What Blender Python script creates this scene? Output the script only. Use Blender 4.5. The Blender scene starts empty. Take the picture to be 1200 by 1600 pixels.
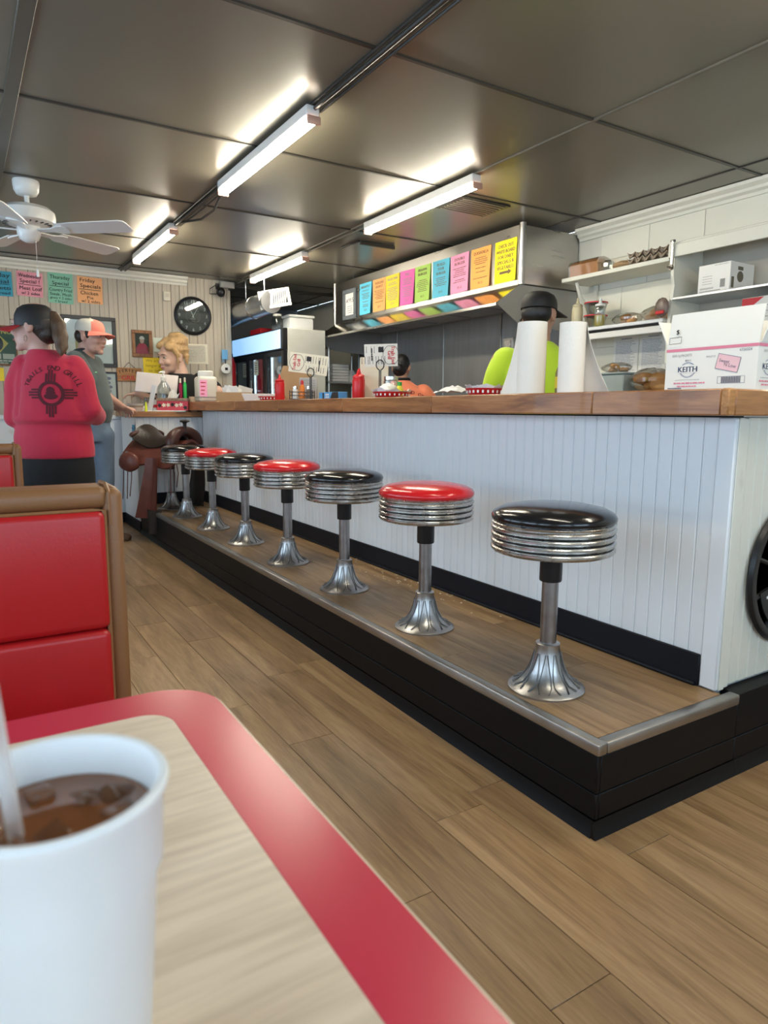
import bpy, bmesh, math, random
import numpy as np
from mathutils import Vector, Matrix, Euler
from mathutils.bvhtree import BVHTree

# ------------------------------------------------------------------ camera, world, exposure
scene = bpy.context.scene
COL = scene.collection
PI = math.pi
YAW, PITCH, ROLL, FPX, EYE = 0.5553, -0.1469, 0.0068, 1067.12, 1.12
_f = Vector((math.sin(YAW)*math.cos(PITCH), math.cos(YAW)*math.cos(PITCH), math.sin(PITCH)))
_r = Vector((math.cos(YAW), -math.sin(YAW), 0)); _u = _r.cross(_f)
_r2 = _r*math.cos(ROLL)+_u*math.sin(ROLL); _u2 = _u*math.cos(ROLL)-_r*math.sin(ROLL)
cam = bpy.data.cameras.new('camera'); cam_ob = bpy.data.objects.new('camera', cam); COL.objects.link(cam_ob)
cam_ob.matrix_world = Matrix(((_r2.x, _u2.x, -_f.x, 0), (_r2.y, _u2.y, -_f.y, 0), (_r2.z, _u2.z, -_f.z, EYE), (0, 0, 0, 1)))
cam.sensor_fit = 'VERTICAL'; cam.sensor_height = 36.0; cam.lens = 36.0*FPX/1600
cam.clip_start = .02; cam.clip_end = 100
cam.dof.use_dof = True; cam.dof.focus_distance = 3.2; cam.dof.aperture_fstop = 7.0
scene.camera = cam_ob

world = bpy.data.worlds.new('sky'); scene.world = world; world.use_nodes = True
bg = world.node_tree.nodes['Background']
bg.inputs[0].default_value = (.62, .80, 1.0, 1); bg.inputs[1].default_value = 4.2
vs = scene.view_settings
vs.view_transform = 'Standard'; vs.look = 'None'; vs.gamma = 1; vs.use_curve_mapping = False
vs.exposure = 0.68
LAMP = 40.0            # brightness of the fluorescent diffusers

# daylight portals in the window openings of the left and rear walls (guide the sky light, add none)
def portal(loc, rot, sx, sy):
    l = bpy.data.lights.new('window_portal', 'AREA'); l.shape = 'RECTANGLE'; l.size = sx; l.size_y = sy
    l.cycles.is_portal = True
    o = bpy.data.objects.new('window_portal', l); o.location = loc; o.rotation_euler = rot; COL.objects.link(o)
WIN_L = [(-1.2, .3), (.6, 2.1), (2.4, 3.9), (4.2, 5.7)]      # Y spans of the left wall's windows
WIN_R = [(-.9, .7), (1.0, 2.6)]                                # X spans of the rear wall's windows
XL, YR_, XW, YB, ZC = -1.75, -1.75, 3.98, 7.12, 2.4365
for a, b in WIN_L: portal((XL-.06, (a+b)/2, 1.52), (0, -PI/2, 0), 1.3, b-a)
for a, b in WIN_R: portal(((a+b)/2, YR_-.06, 1.52), (PI/2, 0, 0), b-a, 1.3)

# ------------------------------------------------------------------ helpers
rnd = random.Random(7)
class Mb:
    def __init__(s): s.v = []; s.f = []; s.m = []
    def add(s, vs_, fs, m=0, M=None):
        n = len(s.v)
        if M is not None: vs_ = [tuple(M @ Vector(p)) for p in vs_]
        s.v.extend(tuple(p) for p in vs_); s.f.extend(tuple(i+n for i in f) for f in fs); s.m.extend([m]*len(fs)); return s
    def box(s, a, b, m=0, M=None):
        x0, y0, z0 = (min(p, q) for p, q in zip(a, b)); x1, y1, z1 = (max(p, q) for p, q in zip(a, b))
        return s.add([(x0,y0,z0),(x1,y0,z0),(x1,y1,z0),(x0,y1,z0),(x0,y0,z1),(x1,y0,z1),(x1,y1,z1),(x0,y1,z1)],
                     [(0,3,2,1),(4,5,6,7),(0,1,5,4),(1,2,6,5),(2,3,7,6),(3,0,4,7)], m, M)
    def rbox(s, a, b, r=.004, seg=1, m=0, M=None):
        lo = [min(p, q) for p, q in zip(a, b)]; hi = [max(p, q) for p, q in zip(a, b)]
        bm = bmesh.new(); bmesh.ops.create_cube(bm, size=1)
        for v in bm.verts: v.co = Vector([lo[i]+(v.co[i]+.5)*(hi[i]-lo[i]) for i in range(3)])
        r = min(r, .49*min(hi[i]-lo[i] for i in range(3)))
        bmesh.ops.bevel(bm, geom=list(bm.edges), offset=r, segments=seg, affect='EDGES', profile=.5)
        bm.verts.index_update()
        s.add([v.co[:] for v in bm.verts], [[v.index for v in f.verts] for f in bm.faces], m, M); bm.free(); return s
    def lathe(s, prof, n=24, c=(0,0,0), m=0, M=None, mod=None, a0=0, a1=2*PI):
        full = abs(a1-a0-2*PI) < 1e-6; k = n if full else n+1; vs_ = []; fs = []
        for r, z in prof:
            for i in range(k):
                t = a0+(a1-a0)*i/n; rr = r*(mod(t, z) if mod else 1)
                vs_.append((c[0]+rr*math.cos(t), c[1]+rr*math.sin(t), c[2]+z))
        for j in range(len(prof)-1):
            for i in range(n):
                q = (i+1) % k; fs.append((j*k+i, j*k+q, (j+1)*k+q, (j+1)*k+i))
        if full:
            if prof[0][0] > 1e-5: fs.append(tuple(reversed(range(k))))
            if prof[-1][0] > 1e-5: fs.append(tuple((len(prof)-1)*k+i for i in range(k)))
        return s.add(vs_, fs, m, M)
    def tube(s, pts, r, n=8, m=0, M=None, closed=False, flat=1.0):
        pts = [Vector(p) for p in pts]; k = len(pts); rs = r if isinstance(r, (list, tuple)) else [r]*k
        vs_ = []; fs = []; prev = None
        for i, p in enumerate(pts):
            if closed: t = pts[(i+1) % k]-pts[i-1]
            else: t = pts[min(i+1, k-1)]-pts[max(i-1, 0)]
            t.normalize()
            if prev is None:
                a = Vector((0,0,1)) if abs(t.z) < .9 else Vector((1,0,0)); u = t.cross(a).normalized()
            else: u = (prev-t*prev.dot(t)).normalized()
            prev = u; w = t.cross(u)
            for j in range(n):
                an = 2*PI*j/n; vs_.append(tuple(p+u*rs[i]*math.cos(an)+w*rs[i]*flat*math.sin(an)))
        for i in range(k if closed else k-1):
            for j in range(n):
                a, b = i*n, ((i+1) % k)*n; fs.append((a+j, a+(j+1) % n, b+(j+1) % n, b+j))
        if not closed: fs += [tuple(reversed(range(n))), tuple((k-1)*n+j for j in range(n))]
        return s.add(vs_, fs, m, M)
    def ball(s, c, r, n=12, m=0, M=None, rot=None):
        if not isinstance(r, (list, tuple)): r = (r, r, r)
        R = Euler(rot).to_matrix() if rot else Matrix.Identity(3); c = Vector(c); vs_ = []; fs = []; k = n//2
        vs_.append(tuple(c+R@Vector((0,0,-r[2]))))
        for j in range(1, k):
            ph = -PI/2+PI*j/k
            for i in range(n):
                t = 2*PI*i/n; vs_.append(tuple(c+R@Vector((r[0]*math.cos(ph)*math.cos(t), r[1]*math.cos(ph)*math.sin(t), r[2]*math.sin(ph)))))
        vs_.append(tuple(c+R@Vector((0,0,r[2])))); L = len(vs_)-1
        for i in range(n):
            fs.append((0, 1+(i+1) % n, 1+i)); fs.append((L, 1+(k-2)*n+i, 1+(k-2)*n+(i+1) % n))
        for j in range(k-2):
            for i in range(n): fs.append((1+j*n+i, 1+j*n+(i+1) % n, 1+(j+1)*n+(i+1) % n, 1+(j+1)*n+i))
        return s.add(vs_, fs, m, M)
    def prism(s, poly, z0, z1, m=0, M=None, ms=None):
        n = len(poly); vs_ = [(x, y, z0) for x, y in poly]+[(x, y, z1) for x, y in poly]
        s.add(vs_, [tuple(reversed(range(n))), tuple(n+i for i in range(n))]+[(i, (i+1) % n, n+(i+1) % n, n+i) for i in range(n)], m, M); return s
    def loft(s, rings, m=0, M=None, cap=True):
        n = len(rings[0]); vs_ = [p for r in rings for p in r]; fs = []
        for j in range(len(rings)-1):
            for i in range(n): fs.append((j*n+i, j*n+(i+1) % n, (j+1)*n+(i+1) % n, (j+1)*n+i))
        if cap: fs += [tuple(reversed(range(n))), tuple((len(rings)-1)*n+i for i in range(n))]
        return s.add(vs_, fs, m, M)
    def sheet(s, fn, nu, nv, th=.003, m=0, M=None):
        g = [[Vector(fn(i/nu, j/nv)) for j in range(nv+1)] for i in range(nu+1)]; top = []; bot = []
        for i in range(nu+1):
            for j in range(nv+1):
                du = g[min(i+1,nu)][j]-g[max(i-1,0)][j]; dv = g[i][min(j+1,nv)]-g[i][max(j-1,0)]
                nn = du.cross(dv); nn = nn.normalized() if nn.length > 1e-9 else Vector((0,0,1))
                top.append(tuple(g[i][j]+nn*th/2)); bot.append(tuple(g[i][j]-nn*th/2))
        k = nv+1; N = len(top); fs = []
        for i in range(nu):
            for j in range(nv):
                a = i*k+j; fs.append((a, a+k, a+k+1, a+1)); fs.append((N+a, N+a+1, N+a+k+1, N+a+k))
        for i in range(nu): fs.append((i*k, N+i*k, N+(i+1)*k, (i+1)*k)); a = i*k+nv; fs.append((a, a+k, N+a+k, N+a))
        for j in range(nv): fs.append((j, j+1, N+j+1, N+j)); a = nu*k+j; fs.append((a, N+a, N+a+1, a+1))
        return s.add(top+bot, fs, m, M)
    def mesh(s, name, mats, smooth=40):
        me = bpy.data.meshes.new(name); me.from_pydata(s.v, [], s.f)
        for mm in (mats if isinstance(mats, (list, tuple)) else [mats]): me.materials.append(mm)
        if len(me.materials) > 1: me.polygons.foreach_set('material_index', s.m)
        bm = bmesh.new(); bm.from_mesh(me); bmesh.ops.recalc_face_normals(bm, faces=bm.faces); bm.to_mesh(me); bm.free()
        if smooth:
            me.polygons.foreach_set('use_smooth', [True]*len(me.polygons)); me.set_sharp_from_angle(angle=math.radians(smooth))
        me.update(); return me
    def ob(s, name, mats, parent=None, smooth=40, **kw):
        return link(name, s.mesh(name, mats, smooth), parent, **kw)
def link(name, me, parent=None, loc=None, rot=None, M=None, **kw):
    o = bpy.data.objects.new(name, me); COL.objects.link(o)
    if parent: o.parent = parent
    if M is not None: o.matrix_local = M
    if loc is not None: o.location = loc
    if rot is not None: o.rotation_euler = rot
    for k, v in kw.items(): o[k] = v
    return o
def thing(name, label, cat, loc=(0,0,0), rotz=0, group=None):
    o = bpy.data.objects.new(name, None); COL.objects.link(o); o.empty_display_size = .1
    o.location = loc; o.rotation_euler = (0, 0, rotz); o['label'] = label; o['category'] = cat
    if group: o['group'] = group
    return o
def tag(o, label, cat, group=None):
    o['label'] = label; o['category'] = cat
    if group: o['group'] = group
    return o
def struct(o): o['kind'] = 'structure'; return o
def dup(root, loc, rotz=None, label=None, swap=None):
    r = root.copy(); COL.objects.link(r); r.location = loc
    if rotz is not None: r.rotation_euler = (0, 0, rotz)
    if label: r['label'] = label
    def rec(a, b):
        for ch in a.children:
            c = ch.copy(); COL.objects.link(c); c.parent = b
            rec(ch, c)
    rec(root, r); return r
def frame(o, x, n):      # flat things: local x = reading direction, z = outward normal
    x = Vector(x).normalized(); n = Vector(n).normalized(); y = n.cross(x)
    return Matrix(((x.x, y.x, n.x, o[0]), (x.y, y.y, n.y, o[1]), (x.z, y.z, n.z, o[2]), (0,0,0,1)))
def rotz(a): return Matrix.Rotation(a, 4, 'Z')
def TR(x, y, z): return Matrix.Translation((x, y, z))
_tc = {}
def text_geo(txt, res=2):
    k = (txt, res)
    if k not in _tc:
        cu = bpy.data.curves.new('t', 'FONT'); cu.body = txt; cu.size = 1; cu.resolution_u = res; cu.align_x = 'CENTER'; cu.align_y = 'CENTER'
        o = bpy.data.objects.new('t', cu); me = bpy.data.meshes.new_from_object(o)
        _tc[k] = ([v.co[:] for v in me.vertices], [tuple(p.vertices) for p in me.polygons])
        bpy.data.objects.remove(o); bpy.data.meshes.remove(me); bpy.data.curves.remove(cu)
    return _tc[k]
def text(mb, txt, size, x=0, y=0, z=0, a=0, width=None, m=0, M=None, bold=0, res=2, slant=0):
    vs_, fs = text_geo(txt, res)
    if not vs_: return mb
    w = max(p[0] for p in vs_)-min(p[0] for p in vs_); sx = size if not width else width/max(w, 1e-6)
    c, s_ = math.cos(a), math.sin(a)
    for dx in ((0,) if not bold else (-bold, bold)):
        q = [(px*sx+slant*py*size+dx, py*size) for px, py, _ in vs_]
        mb.add([(x+px*c-py*s_, y+px*s_+py*c, z+dx*.02) for px, py in q], fs, m, M)
    return mb
def rule(mb, x, y, w, h, z=0, m=0, a=0, M=None):
    c, s_ = math.cos(a), math.sin(a); q = [(-w/2,-h/2),(w/2,-h/2),(w/2,h/2),(-w/2,h/2)]
    return mb.add([(x+px*c-py*s_, y+px*s_+py*c, z) for px, py in q], [(0,1,2,3)], m, M)
def scribble(mb, x0, x1, y, h, r, z=0, m=0, M=None):   # a line of print too fine to read: word-length bars
    x = x0
    while x < x1-.004:
        w = min(r.uniform(.012, .035)*(x1-x0)/.18, x1-x); rule(mb, x+w/2, y, w*.86, h*r.uniform(.7, 1), z, m, 0, M); x += w
    return mb

# ------------------------------------------------------------------ materials
MATS = {}
def mat(name, c, rough=.5, metal=0, var=.08, scale=9, bump=0, bscale=60, coat=0, trans=0, ior=1.45, stretch=None, spec=None, rvar=0, sheen=0, emit=None, estr=0, alpha=1, dirt=None, rand=0):
    if name in MATS: return MATS[name]
    m = bpy.data.materials.new(name); m.use_nodes = True; MATS[name] = m
    nt = m.node_tree; N = nt.nodes; Lk = nt.links; b = N['Principled BSDF']
    b.inputs['Roughness'].default_value = rough; b.inputs['Metallic'].default_value = metal
    b.inputs['Coat Weight'].default_value = coat; b.inputs['Coat Roughness'].default_value = min(.3, max(.08, rough*.7))
    b.inputs['Transmission Weight'].default_value = trans; b.inputs['IOR'].default_value = ior
    if spec is not None: b.inputs['Specular IOR Level'].default_value = spec
    if sheen: b.inputs['Sheen Weight'].default_value = sheen
    if alpha < 1: b.inputs['Alpha'].default_value = alpha
    if emit: b.inputs['Emission Color'].default_value = (*emit, 1); b.inputs['Emission Strength'].default_value = estr
    tc = N.new('ShaderNodeTexCoord'); mp = N.new('ShaderNodeMapping'); Lk.new(tc.outputs['Object'], mp.inputs[0])
    if stretch: mp.inputs['Scale'].default_value = stretch
    nz = N.new('ShaderNodeTexNoise'); nz.inputs['Scale'].default_value = scale; nz.inputs['Detail'].default_value = 5
    Lk.new(mp.outputs[0], nz.inputs[0])
    mx = N.new('ShaderNodeMix'); mx.data_type = 'RGBA'
    mx.inputs[6].default_value = (*[max(0, k*(1-var)) for k in c], 1); mx.inputs[7].default_value = (*[min(1, k*(1+var)) for k in c], 1)
    Lk.new(nz.outputs[0], mx.inputs[0]); out = mx.outputs[2]
    if dirt:
        n2 = N.new('ShaderNodeTexNoise'); n2.inputs['Scale'].default_value = dirt[1]; n2.inputs['Detail'].default_value = 8; Lk.new(tc.outputs['Object'], n2.inputs[0])
        rp = N.new('ShaderNodeMapRange'); rp.inputs[1].default_value = dirt[2]; rp.inputs[2].default_value = dirt[2]+.12; Lk.new(n2.outputs[0], rp.inputs[0])
        m2 = N.new('ShaderNodeMix'); m2.data_type = 'RGBA'; Lk.new(rp.outputs[0], m2.inputs[0]); Lk.new(out, m2.inputs[6]); m2.inputs[7].default_value = (*dirt[0], 1); out = m2.outputs[2]
    if rand:
        oi = N.new('ShaderNodeObjectInfo'); hs = N.new('ShaderNodeHueSaturation'); mr = N.new('ShaderNodeMapRange')
        mr.inputs[3].default_value = 1-rand; mr.inputs[4].default_value = 1+rand
        Lk.new(oi.outputs['Random'], mr.inputs[0]); Lk.new(mr.outputs[0], hs.inputs['Value']); Lk.new(out, hs.inputs['Color']); out = hs.outputs[0]
    Lk.new(out, b.inputs['Base Color'])
    if rvar:
        mr = N.new('ShaderNodeMapRange'); mr.inputs[3].default_value = max(0, rough-rvar); mr.inputs[4].default_value = rough+rvar
        Lk.new(nz.outputs[0], mr.inputs[0]); Lk.new(mr.outputs[0], b.inputs['Roughness'])
    if bump:
        n3 = N.new('ShaderNodeTexNoise'); n3.inputs['Scale'].default_value = bscale; n3.inputs['Detail'].default_value = 3; Lk.new(mp.outputs[0], n3.inputs[0])
        bp = N.new('ShaderNodeBump'); bp.inputs['Strength'].default_value = bump; bp.inputs['Distance'].default_value = .01
        Lk.new(n3.outputs[0], bp.inputs['Height']); Lk.new(bp.outputs[0], b.inputs['Normal'])
    return m
def wood(name, dark, mid, light, axis='Y', rough=.4, scale=1.0, rand=.22, coat=0, bump=.08):
    m = bpy.data.materials.new(name); m.use_nodes = True; MATS[name] = m; nt = m.node_tree; N = nt.nodes; Lk = nt.links; b = N['Principled BSDF']
    b.inputs['Roughness'].default_value = rough; b.inputs['Coat Weight'].default_value = coat
    tc = N.new('ShaderNodeTexCoord'); oi = N.new('ShaderNodeObjectInfo'); mp = N.new('ShaderNodeMapping')
    mu = N.new('ShaderNodeVectorMath'); mu.operation = 'SCALE'; mu.inputs[0].default_value = (37, 91, 53); Lk.new(oi.outputs['Random'], mu.inputs['Scale'])
    Lk.new(tc.outputs['Object'], mp.inputs['Vector']); Lk.new(mu.outputs[0], mp.inputs['Location'])
    s = scale; mp.inputs['Scale'].default_value = {'Y': (9*s, .75*s, 9*s), 'X': (.75*s, 9*s, 9*s)}[axis]
    n1 = N.new('ShaderNodeTexNoise'); n1.inputs['Scale'].default_value = 1.6; n1.inputs['Detail'].default_value = 9; n1.inputs['Roughness'].default_value = .62; n1.inputs['Distortion'].default_value = 1.1
    Lk.new(mp.outputs[0], n1.inputs[0])
    n2 = N.new('ShaderNodeTexNoise'); n2.inputs['Scale'].default_value = 14; n2.inputs['Detail'].default_value = 4; Lk.new(mp.outputs[0], n2.inputs[0])
    cr = N.new('ShaderNodeValToRGB'); e = cr.color_ramp.elements; e[0].position = .3; e[0].color = (*dark, 1); e[1].position = .72; e[1].color = (*light, 1)
    k = cr.color_ramp.elements.new(.5); k.color = (*mid, 1); Lk.new(n1.outputs[0], cr.inputs[0])
    mx = N.new('ShaderNodeMix'); mx.data_type = 'RGBA'; mx.blend_type = 'MULTIPLY'; mx.inputs[0].default_value = .35; Lk.new(cr.outputs[0], mx.inputs[6])
    c2 = N.new('ShaderNodeValToRGB'); c2.color_ramp.elements[0].position = .35; c2.color_ramp.elements[0].color = (.5,.45,.4,1); c2.color_ramp.elements[1].position = .6; Lk.new(n2.outputs[0], c2.inputs[0]); Lk.new(c2.outputs[0], mx.inputs[7])
    hs = N.new('ShaderNodeHueSaturation'); mr = N.new('ShaderNodeMapRange'); mr.inputs[3].default_value = 1-rand; mr.inputs[4].default_value = 1+rand
    Lk.new(oi.outputs['Random'], mr.inputs[0]); Lk.new(mr.outputs[0], hs.inputs['Value']); Lk.new(mx.outputs[2], hs.inputs['Color']); Lk.new(hs.outputs[0], b.inputs['Base Color'])
    bp = N.new('ShaderNodeBump'); bp.inputs['Strength'].default_value = bump; bp.inputs['Distance'].default_value = .004; Lk.new(n2.outputs[0], bp.inputs['Height']); Lk.new(bp.outputs[0], b.inputs['Normal'])
    return m
W_FLOOR = wood('floor_plank_vinyl', (.185,.104,.045), (.32,.192,.090), (.43,.278,.142), 'Y', .40, 1.0, .15)
W_SLAB = wood('counter_wood', (.15,.055,.018), (.33,.135,.045), (.48,.23,.085), 'Y', .38, 1.2, .1, .2)
W_SLABX = wood('counter_wood_cross', (.15,.055,.018), (.33,.135,.045), (.48,.23,.085), 'X', .38, 1.2, .1, .2)
W_TABLE = wood('table_laminate', (.70,.54,.39), (.78,.63,.47), (.83,.69,.53), 'X', .3, .6, .03, .2, .02)
W_SIGN = wood('sign_wood', (.22,.09,.03), (.42,.19,.06), (.55,.28,.11), 'X', .5, 2, .1)
W_FRAME = wood('frame_wood', (.14,.055,.02), (.28,.12,.045), (.38,.18,.07), 'Y', .5, 3, .1)
CEIL = mat('ceiling_gloss_bronze', (.175,.160,.122), .29, 0, .06, 1.2, .03, 300, spec=.75)
BATTEN = mat('ceiling_batten_dark', (.040,.036,.030), .35, 0, .2)
BATTEN_L = mat('ceiling_batten_light', (.16,.145,.115), .3, 0, .2)
BEIGE = mat('wall_beadboard_beige', (.52,.455,.365), .5, 0, .07, 3, .05, 40, rand=.05)
WHITE = mat('paint_white', (.80,.81,.82), .42, 0, .05, 5, .04, 30, dirt=((.55,.52,.46), 3.5, .66))
CREAM = mat('paint_cream_and_lit_white', (.76,.74,.64), .45, 0, .06, 3, .05, 25, dirt=((.56,.52,.42), 4, .65))  # cream paint; on the counter end, warm lamplight painted onto white
SEAM = mat('seam_shadow_gap', (.10,.09,.075), .7)
BLACKP = mat('paint_black', (.0035,.0035,.004), .5, 0, .3, 6, .05, 30, spec=.3, dirt=((.05,.05,.05), 26, .77))
NAVY = mat('vinyl_cove_navy', (.004,.005,.009), .55, 0, .2, spec=.35)
ALU = mat('aluminium_nosing', (.46,.44,.41), .38, 1, .2, 14, rvar=.1)
CHROME = mat('chrome_worn', (.60,.585,.56), .27, 1, .16, 26, .01, 90, rvar=.06)
CHROMED = mat('chrome_groove_dark', (.10,.095,.09), .35, .9, .2)
CAST = mat('cast_aluminium', (.50,.50,.50), .36, 1, .15, 12, .04, 80, rvar=.06)
CASTD = mat('cast_aluminium_tarnish', (.20,.195,.19), .45, 1, .2, 12)
STEELC = mat('column_steel', (.36,.35,.35), .34, 1, .35, 18, .05, 60, rvar=.1)
STEEL = mat('stainless_steel', (.50,.48,.45), .30, 1, .12, 3, .03, 30, stretch=(1,1,6), rvar=.08)
STEELD = mat('stainless_dull', (.40,.39,.375), .45, .75, .2, 2.5, .04, 12, rvar=.1)
SPANEL = mat('steel_wall_panel', (.40,.40,.39), .42, .5, .22, 3, .25, 3, stretch=(1,5,.6), rvar=.1)
STEELM = mat('stainless_polished', (.56,.54,.50), .15, 1, .08, 3, .06, 14, rvar=.04)
GALV = mat('galvanised_duct', (.50,.52,.54), .32, 1, .25, 9, .06, 20)
RUBBER = mat('black_collar', (.012,.012,.013), .35)
VBLACK = mat('vinyl_black', (.008,.008,.009), .17, 0, .2, 7, .03, 120, coat=.3)
VRED = mat('vinyl_red', (.62,.012,.016), .22, 0, .12, 6, .03, 120, coat=.3)
BRED = mat('booth_red_vinyl', (.46,.012,.014), .32, 0, .10, 4, .035, 170)
BBROWN = mat('booth_brown_vinyl', (.25,.115,.045), .40, 0, .1, 6, .08, 170)
TRED = mat('table_red_laminate', (.58,.018,.055), .30, 0, .06, 5, coat=.25)
TEDGE = mat('table_edge', (.62,.50,.36), .4)
FOAM = mat('foam_white', (.83,.83,.82), .55, 0, .03, 40, .05, 350)
COLA = mat('cola', (.22,.075,.022), .05, 0, .3, 30, coat=.6)
ICE = mat('ice', (.62,.36,.20), .08, 0, .05, trans=.85, ior=1.31)
STRAWM = mat('straw_plastic', (.85,.82,.80), .15, 0, .03, trans=.6, ior=1.2)
WPLAS = mat('white_plastic', (.80,.80,.77), .35, 0, .03)
WENAM = mat('white_enamel', (.78,.77,.74), .30, 0, .04, coat=.2)
LAMPM = mat('lamp_diffuser', (.9,.9,.88), .5, emit=(1,.92,.74), estr=LAMP)
COPPERC = mat('lamp_end_cap', (.62,.36,.27), .4, .2)
GLASS = mat('clear_glass', (.95,.97,.97), .03, 0, .01, trans=1, ior=1.45)
PANE = mat('window_glass', (.97,.98,.99), .01, 0, .005, trans=1, ior=1.02)
PAPERW = mat('paper_white', (.80,.79,.76), .6, 0, .03)
PAPERC = mat('paper_cream', (.74,.69,.56), .6, 0, .05)
INK = mat('ink_black', (.02,.018,.02), .6); INKR = mat('ink_red', (.50,.03,.04), .6); INKB = mat('ink_blue', (.05,.08,.25), .6); INKG = mat('ink_grey', (.30,.29,.28), .6)
PINKL = mat('ink_pink', (.72,.22,.30), .6)
CARD = mat('cardboard', (.42,.27,.14), .7, 0, .1, 12)
KRED = mat('ketchup_red_plastic', (.58,.015,.02), .3, 0, .06)
SKIN = mat('skin', (.60,.36,.27), .48, 0, .08, 14, .03, 90)
SKIN2 = mat('skin_tan', (.46,.25,.17), .48, 0, .08, 14, .03, 90)
HAIRD = mat('hair_dark_brown', (.028,.017,.012), .42, 0, .5, 14, .35, 40, stretch=(6,6,1))
HAIRB = mat('hair_blonde', (.55,.35,.16), .42, 0, .55, 16, .35, 40, stretch=(6,6,2))
HAIRK = mat('hair_black', (.010,.009,.009), .38, 0, .4, 14, .3, 40, stretch=(6,6,1))
HAIRL = mat('ponytail_brown', (.085,.045,.022), .45, 0, .6, 10, .4, 45, stretch=(8,8,1))
FRED = mat('shirt_red_cotton', (.47,.014,.045), .8, 0, .15, 6, .12, 26, sheen=.2)
FGREY = mat('shirt_grey_green', (.075,.095,.095), .85, 0, .15, 6, .12, 26, sheen=.2)
FBLACK = mat('shirt_black', (.010,.010,.011), .85, 0, .2, 6, .1, 26)
FLIME = mat('shirt_lime', (.52,.72,.03), .8, 0, .1, 6, .12, 26, sheen=.2)
FORAN = mat('shirt_orange', (.80,.23,.12), .8, 0, .1, 6, .12, 26, sheen=.2)
JEANS = mat('denim', (.13,.18,.25), .85, 0, .3, 10, .1, 60)
LEATH = mat('saddle_leather_brown', (.13,.035,.022), .42, 0, .35, 14, .2, 120)
LEATHD = mat('saddle_leather_dark', (.022,.016,.012), .32, 0, .4, 10, .2, 80)
def paper(name, c): return mat('paper_'+name, c, .6, 0, .04, 3)
def thin_glass(name, tint, gloss=.10, rough=.03):
    m = bpy.data.materials.new(name); m.use_nodes = True; nt = m.node_tree; N = nt.nodes; Lk = nt.links
    N.remove(N['Principled BSDF']); t = N.new('ShaderNodeBsdfTransparent'); t.inputs[0].default_value = (*tint, 1)
    g = N.new('ShaderNodeBsdfGlossy'); g.inputs['Roughness'].default_value = rough
    lw = N.new('ShaderNodeLayerWeight'); lw.inputs[0].default_value = .35
    mr = N.new('ShaderNodeMapRange'); mr.inputs[3].default_value = gloss*.5; mr.inputs[4].default_value = min(1, gloss*6); Lk.new(lw.outputs['Facing'], mr.inputs[0])
    mx = N.new('ShaderNodeMixShader'); Lk.new(mr.outputs[0], mx.inputs[0]); Lk.new(t.outputs[0], mx.inputs[1]); Lk.new(g.outputs[0], mx.inputs[2])
    Lk.new(mx.outputs[0], N['Material Output'].inputs[0]); return m
PANE = thin_glass('window_glass_clear', (.96,.98,.98)); GLASS = thin_glass('clear_glass_thin', (.90,.94,.94), .14)
FILM = thin_glass('plastic_film', (.95,.94,.90), .22, .12); CLEARP = thin_glass('clear_plastic', (.80,.84,.82), .16, .15)

# ================================================================== STRUCTURE
# ---- floor
fl = struct(Mb().box((XL,YR_,-.06), (XW,8.75,-.0065)).ob('floor', mat('subfloor', (.16,.10,.06), .6), smooth=0))
PWID, PLEN = .1685, 1.21
plank_me = Mb().rbox((-PWID/2+.0007,-PLEN/2+.0007,-.0062), (PWID/2-.0007,PLEN/2-.0007,0), .0012).mesh('plank', W_FLOOR)
first = {6: 1.40-PLEN, 5: .80-PLEN, 4: 1.18-PLEN}     # joints one can see, by strip
for i in range(-7, 14):
    x = 1.043+PWID*(i-6)+PWID/2
    if x < -.75 or x > 2.9: continue
    y = first.get(i, -1.7-rnd.random()*PLEN*.9)
    while y-PLEN > YR_: y -= PLEN
    while y < 7.12:
        a, b = max(y, YR_), min(y+PLEN, 7.12)
        if x > 2.1 and a > 1.3: break
        if b-a > .02:
            o = link('plank', plank_me, fl, loc=(x, (a+b)/2, 0)); o.scale.y = (b-a)/PLEN
        y += PLEN
# ---- ceiling
ce = struct(Mb().box((XL,YR_,ZC+.02), (XW,8.75,ZC+.1)).ob('ceiling', BATTEN, smooth=0))
GX, GY, G = 1.4244, 2.3368, 1.134
def clip(a, lo, hi): return max(lo, min(hi, a))
for i in range(-3, 3):
    for j in range(-4, 6):
        x0, x1 = clip(GX+i*G, XL, XW), clip(GX+(i+1)*G, XL, XW); y0, y1 = clip(GY+j*G, YR_, 8.75), clip(GY+(j+1)*G, YR_, 8.75)
        if x1-x0 < .05 or y1-y0 < .05: continue
        cx, cy = (x0+x1)/2, (y0+y1)/2
        Mb().rbox((x0+.004-cx,y0+.004-cy,0), (x1-.004-cx,y1-.004-cy,.02), .003).ob('ceiling_panel', CEIL, ce, loc=(cx,cy,ZC))
for j in range(-3, 6):
    y = GY+j*G
    if y < 8.7: Mb().rbox((XL,-.011,-.006), (XW,.011,.004), .003).ob('batten', BATTEN, ce, loc=(0,y,ZC))
for i, (w, mm, d) in {-2: (.03, BATTEN, .008), -1: (.055, mat('ceiling_batten_mid', (.105,.095,.072), .3, 0, .1), .012), 0: (.06, BATTEN, .012), 1: (.022, BATTEN_L, .008), 2: (.016, BATTEN, .006)}.items():
    Mb().rbox((-w/2,YR_,-d), (w/2,8.75,.004), .003).ob('batten', mm, ce, loc=(GX+i*G,0,ZC))
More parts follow.
